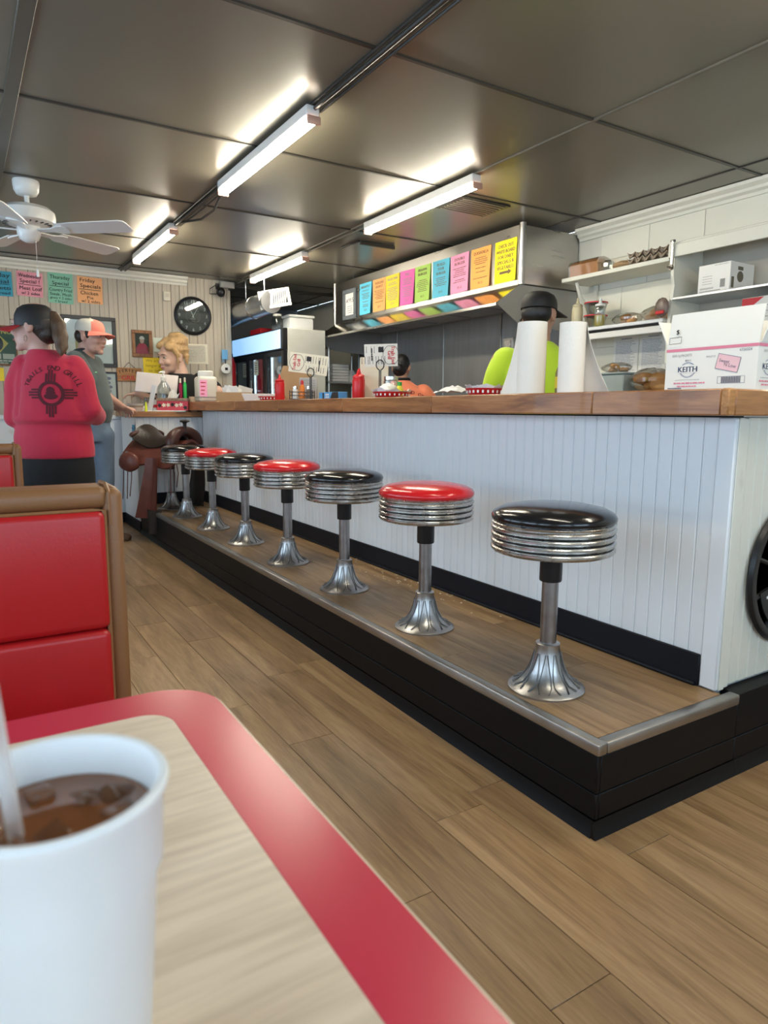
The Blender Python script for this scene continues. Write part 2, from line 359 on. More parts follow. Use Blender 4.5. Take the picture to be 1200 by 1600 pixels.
# ---- back wall with vertical beadboard
wb = struct(Mb().box((XL,YB,0), (2.495,YB+.1,ZC)).ob('wall_back', mat('wall_core', (.26,.225,.18), .7), smooth=0))
def bead_mesh(w, h, t, m): return Mb().prism([(-w/2+.001,0),(-w/2+.001,-t*.45),(-w/2+.006,-t),(-w*.06,-t),(-.0,-t*.72),(w*.06,-t),(w/2-.006,-t),(w/2-.001,-t*.45),(w/2-.001,0)], 0, h, M=None).mesh('board', m, 20)
bm_ = bead_mesh(.084, ZC-1.06, .009, BEIGE)
x = -.30
while x < 2.45:
    link('board', bm_, wb, loc=(x+.042, YB, 1.06)); x += .0845
Mb().box((-.3,YB-.006,.10), (2.495,YB,1.02)).ob('lower_panel', WHITE, wb, smooth=0)
Mb().rbox((-.3,YB-.03,1.02), (2.495,YB,1.06), .006).ob('chair_rail', WHITE, wb)
Mb().rbox((2.44,YB-.018,0), (2.507,YB,ZC-.09), .004).ob('corner_trim', mat('trim_beige', (.60,.54,.45), .45), wb)
struct(Mb().rbox((-.3,YB-.016,0), (2.44,YB-.0065,.10), .004).ob('baseboard_back', BLACKP))
CROWN = [(0,0),(.012,0),(.016,.018),(.034,.030),(.036,.046),(.060,.064),(.064,.082),(0,.082)]
def crown(name, p0, p1, out, mt):
    p0, p1, out = Vector(p0), Vector(p1), Vector(out); rings = [[tuple(p+out*a+Vector((0,0,b))) for a, b in CROWN] for p in (p0, p1)]
    return struct(Mb().loft(rings).ob(name, mt, smooth=0))
crown('trim_1', (-.9,YB-.0005,ZC-.086), (2.06,YB-.0005,ZC-.086), (0,-1,0), CREAM)
# ---- right wall of painted blocks
wr = struct(Mb().box((XW,YR_,0), (XW+.1,8.75,ZC)).ob('wall_right', mat('mortar_paint', (.66,.64,.56), .6), smooth=0))
bk = Mb().rbox((-.005,-.1985,-.0985), (0,.1985,.0985), .003).mesh('block', CREAM)
for k in range(7):
    for j in range(7):
        y = 2.705-.2-.8+.4*j+(.2 if k % 2 == 0 else 0)*(0 if k == 6 else 1); z = .98+.2*k+.1
        if y+.2 > 3.78: continue
        link('block', bk, wr, loc=(XW,y,z))
crown('trim_2', (XW-.0055,YR_,ZC-.086), (XW-.0055,3.70,ZC-.086), (-1,0,0), CREAM)
pm = Mb().rbox((-.012,-.4,0), (0,.4,1.32), .003).mesh('steel_panel', SPANEL)
for j in range(4): link('steel_panel', pm, wr, loc=(XW, 3.72+.405+.81*j, .62))
for j in range(5): Mb().tube([(XW-.016,3.72+.81*j,.62),(XW-.016,3.72+.81*j,1.94)], .006, 6).ob('panel_seam', STEEL, wr)
# ---- back kitchen
DK = mat('kitchen_wall_grey', (.22,.23,.24), .5, 0, .1)
struct(Mb().box((2.395,8.65,0), (XW,8.75,ZC)).ob('wall_kitchen', DK, smooth=0))
struct(Mb().box((2.395,YB+.1,0), (2.495,8.65,ZC)).ob('wall_kitchen_side', DK, smooth=0))
# ---- window walls outside the frame that let the daylight in
ZS, ZT = .87, 2.17
def window_wall(name, spans, lo, hi, to3, wcount):
    mb = Mb(); bx = lambda a, b, z0, z1, t0=0, t1=.1: mb.box(to3(a,t0,z0), to3(b,t1,z1))
    bx(lo,hi,0,ZS); bx(lo,hi,ZT,ZC); c = lo
    for a, b in spans: bx(c,a,ZS,ZT); c = b
    bx(c,hi,ZS,ZT)
    struct(mb.ob(name, WHITE, smooth=0))
    for a, b in spans:
        wcount[0] += 1; w = Mb(); t = .045
        for p, q_, r, s_ in ((a,b,ZS,ZS+t),(a,b,ZT-t,ZT),(a,a+t,ZS+t,ZT-t),(b-t,b,ZS+t,ZT-t),((a+b)/2-.02,(a+b)/2+.02,ZS+t,ZT-t)): w.box(to3(p,.03,r), to3(q_,.07,s_))
        o = struct(w.ob('window_%d' % wcount[0], WENAM, smooth=0))
        Mb().box(to3(a+t,.048,ZS+t), to3(b-t,.052,ZT-t)).ob('pane', PANE, o, smooth=0)
wc = [0]
window_wall('wall_left', WIN_L, YR_, YB, lambda s_, t, z: (XL-t, s_, z), wc)
window_wall('wall_front', WIN_R, XL, XW, lambda s_, t, z: (s_, YR_-t, z), wc)

# ================================================================== COUNTER, PLATFORM
XP, YP, ZP, XF, YE, YRG, ZT1, ZB1, XOV = 1.3634, 1.126, .2605, 1.949, 1.178, 6.42, 1.1885, 1.1072, 1.830
pf = thing('stool_platform', 'long black stepped platform with plank top and metal nosing under the stools', 'platform', ((XP+XF)/2, (YP+YRG)/2, 0))
def W(mb, name, m, par, smooth=40, **kw):      # parts written in world coordinates
    l = par.location; mb.v = [(p[0]-l[0], p[1]-l[1], p[2]-l[2]) for p in mb.v]; return mb.ob(name, m, par, smooth, **kw)
W(Mb().box((XP+.012,YP+.012,0), (XF+.005,YRG,ZP-.008)), 'core', BLACKP, pf, 0)
for z0, z1 in ((.045,.118),(.120,ZP-.034)):
    W(Mb().rbox((XP,YP,z0), (XP+.014,YRG,z1), .0025), 'side_board', BLACKP, pf)
    W(Mb().rbox((XP+.0142,YP,z0), (XF+.045,YP+.014,z1), .0025), 'end_board', BLACKP, pf)
W(Mb().prism([(0,0),(-.016,0),(-.010,.012),(-.004,.03),(-.002,.044),(0,.044)], 0, YRG-YP, M=Matrix(((1,0,0,XP),(0,0,1,YP),(0,1,0,0),(0,0,0,1)))), 'cove_base', BLACKP, pf)
W(Mb().prism([(0,0),(-.016,0),(-.010,.012),(-.004,.03),(-.002,.044),(0,.044)], 0, XF+.045-XP+.012, M=Matrix(((0,0,1,XP-.012),(1,0,0,YP),(0,1,0,0),(0,0,0,1)))), 'cove_base', BLACKP, pf)
for i in range(4):                              # plank top
    x0 = XP+.03+i*.139; x1 = min(x0+.139, XF); y = YP+.03-[.5,.1,.8,.3][i]
    while y < YRG:
        a, b = max(y, YP+.03), min(y+1.2, YRG)
        if b-a > .02: W(Mb().rbox((x0+.0006,a+.0006,ZP-.006), (x1-.0006,b-.0006,ZP), .001), 'plank', W_FLOOR, pf)
        y += 1.2
W(Mb().rbox((XP-.006,YP-.006,ZP-.032), (XP+.030,YRG,ZP+.001), .006, 2), 'nosing', ALU, pf)
W(Mb().rbox((XP+.0302,YP-.006,ZP-.032), (XF+.045,YP+.030,ZP+.001), .006, 2), 'nosing', ALU, pf)
for k in range(11): W(Mb().lathe([(.004,0),(.003,.0008),(0,.001)], 8, (XP+.018,YP+.25+k*.5,ZP+.001)), 'screw', STEELC, pf)

ct = thing('lunch_counter', 'long white beadboard lunch counter base behind the stools', 'counter', (2.2, (YE+YRG)/2, 0))
W(Mb().box((XF+.01,YE+.01,0), (2.36,YRG,ZB1)), 'core', mat('panel_core', (.40,.42,.42), .7), ct, 0)
W(Mb().box((2.36,YE+.01,0), (3.2,YE+.11,ZB1)), 'end_core', MATS['panel_core'], ct, 0)
BW = .0525
fm = Mb().prism([(0,-BW/2+.0006),(-.0065,-BW/2+.0006),(-.010,-BW/2+.004),(-.010,BW/2-.010),(-.0075,BW/2-.0085),(-.0095,BW/2-.005),(-.0075,BW/2-.0015),(-.004,BW/2-.0006),(0,BW/2-.0006)], ZP, ZB1).mesh('board', WHITE, 20)
y = YE+.05
while y < YRG+.3:
    if y+BW < YRG: link('board', fm, ct, loc=(XF+.01-2.2, y+BW/2-ct.location[1], 0))
    y += BW
em = Mb().prism([(BW/2-.0006,0),(BW/2-.0006,-.0065),(BW/2-.004,-.010),(-BW/2+.010,-.010),(-BW/2+.0085,-.0075),(-BW/2+.005,-.0095),(-BW/2+.0015,-.0075),(-BW/2+.0006,-.004),(-BW/2+.0006,0)], ZP+.01, ZB1).mesh('end_board', CREAM, 20)  # white end boards coloured cream for the warmer light on this side
for i in range(20): link('end_board', em, ct, loc=(XF+.064+BW*i+BW/2-2.2, YE+.01-ct.location[1], 0))
for z0, z1 in ((0,.118),(.120,ZP)): W(Mb().rbox((XF+.0455,YP,z0), (3.2,YE+.009,z1), .0025), 'base_board', BLACKP, ct)
W(Mb().prism([(0,0),(-.016,0),(-.010,.012),(-.004,.03),(-.002,.044),(0,.044)], 0, 3.2-XF-.046, M=Matrix(((0,0,1,XF+.046),(1,0,0,YP),(0,1,0,0),(0,0,0,1)))), 'cove_base', BLACKP, ct)
W(Mb().rbox((XF-.008,YE-.006,ZP+.003), (XF+.012,YE+.050,ZB1), .004), 'corner_post', WHITE, ct)
W(Mb().rbox((XF+.0122,YE-.006,ZP+.003), (XF+.062,YE+.010,ZB1), .004), 'corner_post', CREAM, ct)  # end side of the post and its bead share that painted-in warm light
W(Mb().rbox((XF+.005,YE-.010,ZP+.003), (XF+.032,YE-.0062,ZB1), .0015), 'corner_bead', CREAM, ct)
W(Mb().rbox((XF-.010,YE+.052,ZP+.0005), (XF-.0005,YRG,ZP+.105), .003), 'kick_board', NAVY, ct)
W(Mb().tube([(XF-.014,YE+.06,ZP+.007),(XF-.014,YRG,ZP+.007)], .0065, 6), 'cove_bead', NAVY, ct)
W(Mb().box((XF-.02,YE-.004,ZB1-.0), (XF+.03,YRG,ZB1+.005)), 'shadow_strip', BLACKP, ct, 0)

tp = thing('countertop', 'thick brown wooden countertop running the length of the lunch counter', 'countertop', (2.1, (YE+YRG)/2, ZB1+.006))
cuts = [YE-.022, 1.62, 2.55, 3.4, 4.3, 5.15, 5.9, 6.52]
for a, b in zip(cuts[:-1], cuts[1:]):
    W(Mb().rbox((XOV+.0305,a+.0004,ZB1+.006), (2.40,b-.0004,ZT1), .004), 'plank', W_SLAB, tp)
    W(Mb().rbox((XOV,a+.0004,ZB1+.006), (XOV+.030,b-.0004,ZT1+.0005), .004), 'edge_board', W_SLAB, tp)
W(Mb().rbox((XOV-.004,YE-.048,ZB1+.006), (XOV+.03,YE-.0225,ZT1+.001), .004), 'corner_block', W_SIGN, tp)
W(Mb().rbox((XOV+.0305,YE-.048,ZB1+.006), (3.2,YE-.0225,ZT1), .004), 'end_board', W_SLABX, tp)
W(Mb().rbox((2.4005,YE-.022,ZB1+.006), (3.2,YE+.25,ZT1), .004), 'return_top', W_SLABX, tp)

# register counter (lower, at the far end)
XRG, ZR0, ZR1, YRB = 1.360, 1.05, 1.098, 6.74
rc = thing('register_counter', 'low white beadboard register counter at the far end', 'counter', (1.65, 6.6, 0))
W(Mb().box((XRG+.01,YRG+.01,0), (1.60,7.06,ZR0)), 'core', MATS['panel_core'], rc, 0); W(Mb().box((1.601,YRG+.01,0), (2.36,6.70,ZR0)), 'core', MATS['panel_core'], rc, 0)
for i in range(11):
    x0 = XRG+.012+i*.0545
    W(Mb().rbox((x0+.0006,YRG,0 if x0 < XP else ZP), (x0+.0535,YRG+.010,ZR0), .002), 'board', WHITE, rc)
for i in range(12): W(Mb().rbox((XRG,YRG+.012+i*.0525,.105), (XRG+.010,YRG+.012+i*.0525+.0515,ZR0), .002), 'side_board', WHITE, rc)
W(Mb().rbox((XRG-.004,YRG-.004,.105), (XRG+.0112,YRG+.0112,ZR0), .003), 'corner_post', WHITE, rc)
W(Mb().rbox((XRG-.008,YRG-.008,0), (XRG-.0005,7.06,.105), .002), 'kick_board', NAVY, rc)
W(Mb().rbox((XP+.05,YRG-.012,ZP), (XF,YRG-.0005,ZP+.10), .002), 'kick_board', NAVY, rc)
o = Mb().rbox((-.35,-.22,0), (.38,.12,ZR1-ZR0), .004).rbox((-.35,.1202,0), (-.03,.47,ZR1-ZR0), .004).ob('register_countertop', W_SLABX, loc=(1.66,6.60,ZR0+.001)); tag(o, 'low brown wooden top of the register counter', 'countertop')
nb = thing('blue_note', 'blue paper note taped on the side of the low register counter', 'note', (XRG-.001,6.51,.88))
Mb().sheet(lambda u, v: (-.004-.006*math.sin(v*PI), .10*u-.05, .20*v-.10), 4, 6, .001).ob('sheet', paper('blue', (.10,.48,.72)), nb)
mb = Mb(); rr = random.Random(3)
for k in range(5): scribble(mb, -.04, .04, .07-.033*k, .008, rr)
mb.ob('lettering', INKB, nb, M=frame((-.013,0,0), (0,-1,0), (-1,0,0)))
# ================================================================== STOOLS
HZ = .535                                        # seat-top height over the platform (rim)
def petal(t, z): return 1+.006*(abs(math.cos(5*t))**.5-.6)*min(1, max(0, (.135-z)/.06))
def stool_stand(t):
    Mb().lathe([(.118,0),(.119,.006),(.112,.011),(.100,.016),(.083,.026),(.068,.042),(.055,.065),(.046,.092),(.040,.118),(.036,.142),(.0375,.146),(.033,.149)], 60, mod=petal).ob('base', CAST, t, 50)
    mb = Mb()                                    # raised petal outlines on the trumpet foot
    prof = [(.105,.0165),(.083,.028),(.068,.044),(.055,.067),(.046,.094),(.041,.118)]
    for k in range(10):
        a0 = 2*PI*k/10
        for s_ in (-1, 1):
            pts = []
            for i, (r, z) in enumerate(prof):
                w = .26*math.sin(PI*min(1, (i+.35)/6.2)**.6)
                pts.append((r*1.003*math.cos(a0+s_*w), r*1.003*math.sin(a0+s_*w), z))
            mb.tube(pts, .0019, 5)
    mb.ob('petal_relief', CASTD, t)
    Mb().lathe([(.0255,.14),(.0255,HZ-.185)], 24).ob('column', STEELC, t)
    Mb().lathe([(.033,HZ-.19),(.0345,HZ-.186),(.0345,HZ-.10),(.033,HZ-.098)], 16).ob('collar', RUBBER, t, 30)
SEATR = .183
def stool(label, black):
    t = thing('bar_stool', label, 'bar stool', group='round counter stools in a row on the platform')
    stool_stand(t)
    r = SEATR; z0 = HZ-.096; prof = [(.05,z0-.004),(r-.012,z0),(r-.003,z0+.003)]
    for k in range(4):
        b = z0+.004+k*.0205; prof += [(r,b+.002),(r+.0035,b+.006),(r+.0035,b+.012),(r,b+.016),(r-.004,b+.0175),(r-.004,b+.0195)]
    prof += [(r+.002,z0+.088),(r+.003,z0+.092),(r-.002,z0+.096),(r-.02,z0+.097)]
    Mb().lathe(prof, 64).ob('rim', CHROME, t, 35)
    mb = Mb()
    for k in range(1, 4): mb.lathe([(r-.0035,z0+.0215+.0205*(k-1)),(r-.0015,z0+.0225+.0205*(k-1)),(r-.0035,z0+.0235+.0205*(k-1))], 48)
    mb.ob('groove', CHROMED, t)
    Mb().lathe([(r-.004,HZ-.002),(r+.003,HZ+.004),(r+.004,HZ+.014),(r-.004,HZ+.026),(r-.025,HZ+.037),(r*.6,HZ+.047),(r*.3,HZ+.051),(0,HZ+.052)], 56).ob('cushion', VBLACK if black else VRED, t, 60)
    return t
SY = [(1.522,1.475),(1.541,2.170),(1.547,2.855),(1.548,3.530),(1.548,4.205),(1.540,4.855),(1.532,5.50)]
SL = ['shiny black-topped chrome stool nearest the camera', 'red-topped chrome stool beside the nearest black one', 'black-topped chrome stool third from the near end of the platform',
      'red-topped chrome stool in the middle of the row', 'black-topped chrome stool fifth from the near end', 'red-topped chrome stool farthest from the camera', 'black-topped chrome stool right beside the saddle seat']
sb = stool(SL[0], True); sb.location = (*SY[0], ZP); sb.rotation_euler.z = .1
sr = stool(SL[1], False); sr.location = (*SY[1], ZP); sr.rotation_euler.z = .3
for k in range(2, 7): dup(sb if k % 2 == 0 else sr, (*SY[k], ZP), .13*k, SL[k])
# ---- saddle stool
LEATHM = mat('saddle_leather_mid', (.060,.020,.014), .36, 0, .4, 12, .2, 100)
sd = thing('saddle_stool', 'brown leather western saddle mounted as a stool at the far end of the row', 'stool', (1.55, 6.03, ZP), math.radians(-62))
stool_stand(sd)
def skirt(u, v):
    s_ = (v-.5)*2; x = -.34+.60*u; w = .26-.05*u; z = .60-.20*abs(s_)**1.8-.03*math.sin(u*PI)+.02*(1-u)
    return (x, w*s_, z-.02*math.sin(9*u)*abs(s_))
Mb().sheet(skirt, 14, 14, .022).ob('skirt', LEATH, sd, 60)
def seatf(u, v):
    s_ = (v-.5)*2; x = -.29+.40*u; z = .645-.09*s_*s_-.045*math.sin(u*PI)+(.075*(1-u)**3)+.02*u
    return (x, (.165-.05*u)*s_, z)
Mb().sheet(seatf, 12, 12, .028).ob('seat', LEATHD, sd, 60)
mb = Mb()
arc = [(-.285+.02*math.cos(a), .185*math.sin(a), .618+.050*math.cos(a)) for a in np.linspace(-1.35, 1.35, 14)]
mb.tube(arc, [.016]+[.022]*12+[.016], 10).ob('cantle', LEATHM, sd, 60)
mb = Mb(); arc = [(.185-.015*math.cos(a), .155*math.sin(a), .535+.145*math.cos(a)) for a in np.linspace(-1.5, 1.5, 16)]
mb.tube(arc, [.038,.048,.054,.056,.052,.046,.042,.040,.040,.042,.046,.052,.056,.054,.048,.038], 12).ob('fork', LEATHM, sd, 60)
Mb().lathe([(.022,.66),(.017,.70),(.015,.735),(.020,.75),(.040,.757),(.043,.764),(.036,.772),(0,.776)], 20, (.19,0,0)).ob('horn', LEATHD, sd, 50)
for s_ in (-1, 1):
    def fen(u, v, s_=s_): return (.06-.10*u*u+(.062+.060*u)*(v-.5)*2, s_*(.245+.03*math.sin(u*2.2)-.02*u+.015*math.cos(v*PI*2)), .46-.52*u)
    Mb().sheet(fen, 12, 6, .012).ob('fender', LEATH if s_ < 0 else LEATHD, sd, 60)
    mb = Mb()
    def hood_(u, v, s_=s_): return (.05+.085*(v-.5)*2*(1-.25*u), s_*(.235+.055*math.cos((v-.5)*PI)), .02-.20*u)
    mb.sheet(hood_, 6, 6, .012); mb.tube([(.05+.07*math.cos(a), s_*.235, -.07+.07*math.sin(a)) for a in np.linspace(0, 2*PI, 16)[:-1]], .014, 8, closed=True)
    mb.ob('stirrup', LEATHD, sd, 60)
    mb = Mb(); rr = random.Random(int(5+s_))
    for k in range(4):
        x0 = -.30+.05*k+(.42 if k > 2 else 0); mb.tube([(x0,s_*.245,.42),(x0+.01,s_*.262,.28),(x0+rr.uniform(-.02,.02),s_*.265,.08+rr.uniform(0,.1))], .0045, 5)
    mb.ob('saddle_strings', LEATH, sd)
    Mb().lathe([(.024,0),(.026,.004),(.018,.008),(0,.01)], 16, M=TR(-.26,s_*.238,.48) @ Matrix.Rotation(-s_*PI/2, 4, 'X')).ob('concho', CAST, sd)
mb = Mb().ball((-.20,-.27,.415), (.115,.05,.085), 20); mb.v = [(x+.006*math.sin(60*z+20*x), y+.004*math.sin(50*x), z) for x, y, z in mb.v]; mb.ob('saddle_bag', LEATH, sd, 60)

# ================================================================== BOOTHS, TABLE, CUP
def booth(label, loc):
    t = thing('booth_bench', label, 'booth bench', loc, group='red and brown vinyl booth benches')
    x0, x1, zt = -1.15, 0, .955
    Mb().rbox((x0+.02,-.44,0), (x1-.02,.06,.10), .006).ob('plinth', BLACKP, t)
    Mb().rbox((x0,-.46,.10), (x1,.09,.34), .01).ob('seat_box', BBROWN, t)
    Mb().rbox((x0+.01,-.50,.342), (x1-.01,-.035,.465), .035, 4).ob('seat_cushion', BRED, t)
    Mb().rbox((x0,.002,.342), (x1,.10,zt), .018, 4).ob('back_frame', BBROWN, t)
    Mb().rbox((x1-.042,-.032,.342), (x1-.001,.012,zt-.004), .016, 4).ob('side_roll', BBROWN, t)
    Mb().rbox((x0,-.032,zt-.045), (x1-.030,.012,zt+.002), .018, 4).ob('top_roll', BBROWN, t)
    Mb().rbox((x0+.002,-.050,.652), (x1-.040,.004,zt-.046), .016, 4).ob('back_cushion', BRED, t)
    Mb().rbox((x0+.002,-.050,.466), (x1-.040,.004,.650), .016, 4).ob('back_cushion', BRED, t)
    Mb().tube([(x1-.042,-.036,.47),(x1-.042,-.038,zt-.047),(x1-.065,-.038,zt-.046),(x0+.01,-.036,zt-.046)], .005, 6).ob('piping', BBROWN, t)
    Mb().tube([(x1-.03,-.034,zt-.08),(x1-.03,-.03,zt-.01),(x1-.03,0,zt+.006),(x1-.03,.07,zt+.004)], .004, 6).ob('corner_seam', BBROWN, t)
    return t
b1 = booth('red vinyl booth bench with brown trim directly behind the table', (.292, 1.565, 0))
dup(b1, (.245, 3.62, 0), None, 'red vinyl booth bench with brown trim in front of the woman in red')

TZ = .74
tb = thing('dining_table', 'pale laminate dining table with a wide red border', 'table', (-.25,.25,0))
def rrect(x0, y0, x1, y1, r, n=8):
    out = []
    for cx, cy, a in ((x1-r,y0+r,-PI/2),(x1-r,y1-r,0),(x0+r,y1-r,PI/2),(x0+r,y0+r,PI)):
        for k in range(n+1): t = a+PI/2*k/n; out.append((cx+r*math.cos(t), cy+r*math.sin(t)))
    return out
L_ = Matrix.Translation((.25,-.25,0))
TX0, TX1, TY0, TY1 = -.80, .268, -.28, .915
Mb().prism(rrect(TX0,TY0,TX1,TY1,.075), TZ-.032, TZ-.0012, M=L_).ob('top', TEDGE, tb, 30)
o_, i_ = rrect(TX0,TY0,TX1,TY1,.075,12), rrect(TX0+.067,TY0+.067,TX1-.067,TY1-.067,.038,12); n = len(o_)
mb = Mb(); mb.add([(x,y,TZ-.0011) for x, y in o_]+[(x,y,TZ-.0011) for x, y in i_]+[(x,y,TZ) for x, y in o_]+[(x,y,TZ) for x, y in i_],
       [f for k in range(n) for q_ in [(k+1) % n] for f in ((2*n+k,2*n+q_,3*n+q_,3*n+k),(k,n+k,n+q_,q_),(k,q_,2*n+q_,2*n+k),(n+k,3*n+k,3*n+q_,n+q_))], M=L_)
mb.ob('border', TRED, tb, 30)
Mb().prism(rrect(TX0-.004,TY0-.004,TX1+.004,TY1+.004,.079,12), TZ-.030, TZ-.003, M=L_).ob('edge_band', mat('table_edge_pale', (.80,.70,.55), .35), tb, 30)
Mb().prism(rrect(TX0+.0672,TY0+.0672,TX1-.0672,TY1-.0672,.038), TZ-.0011, TZ-.0002, M=L_).ob('inlay', W_TABLE, tb, 30)
Mb().lathe([(.04,.02),(.04,TZ-.05),(.12,TZ-.04),(.12,TZ-.032)], 20).ob('pedestal', RUBBER, tb)
Mb().rbox((-.28,-.035,0), (.28,.035,.025), .01).ob('foot', RUBBER, tb); Mb().rbox((-.035,-.28,0), (.035,.28,.024), .01).ob('foot', RUBBER, tb)

cp = thing('foam_cup', 'white foam cup of iced cola on the near table', 'cup', (.029,.366,TZ), group=None)
CH = .190; R0, R1 = .039, .0535
mb = Mb().lathe([(R0-.004,0),(R0,.003),(R0+(R1-R0)*.70-.0006,CH*.735),(R0+(R1-R0)*.70+.0024,CH*.752),(R1-.0005,CH-.008),(R1+.002,CH-.006),(R1+.0028,CH-.002),(R1+.001,CH),(R1-.0022,CH-.0006),(R1-.0035,CH-.004),(R0-.001,.006),(0,.0055)], 64)
mb.ob('cup_wall', FOAM, cp, 50)
Mb().lathe([(0,CH-.024),(R1-.0058,CH-.024),(R1-.0058,CH-.0215),(R1-.012,CH-.0225),(0,CH-.0222)], 40).ob('cola', COLA, cp)
rr = random.Random(12)
for k in range(9):
    a = rr.random()*2*PI; r = .036*math.sqrt(rr.random())
    Mb().rbox((-.009,-.008,-.007), (.009,.008,.007), .003, 2).ob('ice_cube', ICE, cp, loc=(r*math.cos(a), r*math.sin(a), CH-.0275+rr.uniform(-.002,.0015)), rot=(rr.random()*3,rr.random()*3,rr.random()*3))
st = thing('straw', 'clear plastic straw standing in the foam cup', 'straw', (.020,.386,TZ+.008))
Mb().tube([(0,0,0),(-.010,-.021,.16),(-.019,-.040,.275)], .0040, 12).ob('shaft', STRAWM, st)

# ================================================================== CEILING FITTINGS
LL = ['lit fluorescent strip light nearest the camera over the aisle', 'lit fluorescent strip light above the cooking hood papers', 'lit fluorescent strip light near the ceiling fan', 'lit fluorescent strip light farthest back over the kitchen pass']
def strip(label, x, y0, y1):
    t = thing('strip_light', label, 'strip light', (x,(y0+y1)/2,ZC-.013), group='fluorescent ceiling strips'); h = (y1-y0)/2
    Mb().rbox((-.032,-h,-.048), (.032,h,0), .005).ob('housing', WENAM, t)
    Mb().lathe([(.0,-h+.014),(.030,-h+.014),(.030,h-.014),(0,h-.014)], 16, M=TR(0,0,-.049) @ Matrix.Rotation(-PI/2, 4, 'X') @ Matrix.Scale(1, 4), a0=-.0001, a1=PI+.0001).ob('diffuser', LAMPM, t)
    for s_ in (-1, 1): Mb().rbox((-.033,s_*h-.015,-.083), (.033,s_*h+.001*s_,-.046), .008, 2).ob('end_cap', COPPERC, t)
    return t
for lb, a in zip(LL, [(1.40,2.86,4.05),(2.545,3.15,4.35),(1.395,5.10,6.28),(2.545,5.37,6.56)]): strip(lb, *a)
strip('lit fluorescent strip light overhead, out of the picture, over the aisle', 1.40, .42, 1.60)      # the rows go on over the camera
strip('lit fluorescent strip light overhead, out of the picture, over the counter end', 2.545, .10, 1.30)
cd = thing('ceiling_conduit', 'dark electrical conduit running between the ceiling strip lights', 'conduit', (GX,4.5,ZC-.013))
for y0, y1 in ((-1.7,2.88),(4.05,5.10),(6.28,7.0)):
    Mb().tube([(-.014,y0-4.5,-.012),(-.014,y1-4.5,-.012)], .009, 8).ob('pipe', BATTEN, cd); Mb().tube([(.022,y0-4.5,-.012),(.024,(y0+y1)/2-4.5,-.016),(.022,y1-4.5,-.012)], .006, 6).ob('wire', BATTEN, cd)
Mb().tube([(.022,-.30,-.012),(.055,-.05,-.05),(.05,.2,-.052),(0.0,.5,-.014)], .008, 8).ob('loose_wire', BATTEN, cd)
Mb().rbox((-.05,1.78,-.05), (.05,1.90,0), .01).ob('junction_box', BATTEN, cd)
c2_ = thing('ceiling_cable', 'thin grey cable along the second row of strip lights', 'cable', (2.575,5,ZC-.010))
for y0, y1 in ((-.65,.37),(1.56,2.4)): Mb().tube([(0,y0,-.008),(0,y1,-.008)], .007, 6).ob('pipe', BATTEN_L, c2_)
# air vent recessed flush in the ceiling
av = thing('ceiling_vent', 'dark slotted ceiling vent beside the second strip light', 'vent', (2.93,3.66,ZC-.002))
Mb().rbox((-.20,-.14,-.010), (.20,.14,0), .003).ob('plate', BATTEN, av)
for k in range(8): Mb().rbox((-.17,-.125+.033*k,-.016), (.17,-.108+.033*k,-.0102), .002).ob('slat', BATTEN_L, av)
a2 = thing('ceiling_slot', 'small dark metal angle fixed on the ceiling near the hood', 'bracket', (2.93,4.85,ZC-.002))
Mb().rbox((-.16,-.012,-.03), (.16,.012,0), .003).ob('bar', BATTEN, a2); Mb().rbox((-.18,-.012,-.012), (-.161,.28,0), .003).ob('arm', BATTEN, a2)

fan = thing('ceiling_fan', 'white five-blade ceiling fan with pull chain', 'ceiling fan', (.438,4.699,ZC-.001))
Mb().lathe([(.030,-.085),(.055,-.078),(.068,-.055),(.072,-.02),(.072,-.006),(.07,0)], 32).ob('canopy', WENAM, fan, 50)
Mb().lathe([(.014,-.14),(.014,-.075)], 12).ob('rod', WENAM, fan)
Mb().lathe([(.02,-.13),(.06,-.135),(.12,-.15),(.146,-.172),(.150,-.20),(.148,-.232),(.138,-.240),(.10,-.252),(.06,-.258)], 40).ob('motor_housing', WENAM, fan, 40)
for k in range(24):
    a = 2*PI*k/24; Mb().rbox((-.004,-.016,-.002), (.004,.016,.002), .001).ob('vent_slot', RUBBER, fan, loc=(.121*math.cos(a),.121*math.sin(a),-.2475), rot=(0,.3,a+PI/2))
Mb().lathe([(.062,-.256),(.066,-.275),(.064,-.30),(.05,-.33),(.025,-.345),(0,-.347)], 28).ob('switch_housing', WENAM, fan, 50)
for k in range(5):
    a = math.radians(-40+72*k); M_ = rotz(a) @ TR(0,0,-.272) @ Matrix.Rotation(-.20, 4, 'X')
    bl = Mb().prism([(.19,-.055),(.30,-.066),(.60,-.072),(.625,-.060),(.632,-.03),(.632,.03),(.625,.060),(.60,.072),(.30,.066),(.19,.055)], -.003, .003).ob('blade', WENAM, fan, 30, M=M_)
    Mb().prism([(.06,-.018),(.15,-.02),(.20,-.045),(.235,-.045),(.25,-.02),(.25,.02),(.235,.045),(.20,.045),(.15,.02),(.06,.018)], -.012, -.0035).ob('blade_arm', WPLAS, bl, 30)
Mb().tube([(.03,-.03,-.33),(.03,-.03,-.50)], .0014, 5).ob('pull_chain', STEELC, fan)
Mb().lathe([(0,-.545),(.008,-.54),(.007,-.51),(.003,-.50)], 10, (.03,-.03,0)).ob('chain_fob', WPLAS, fan)

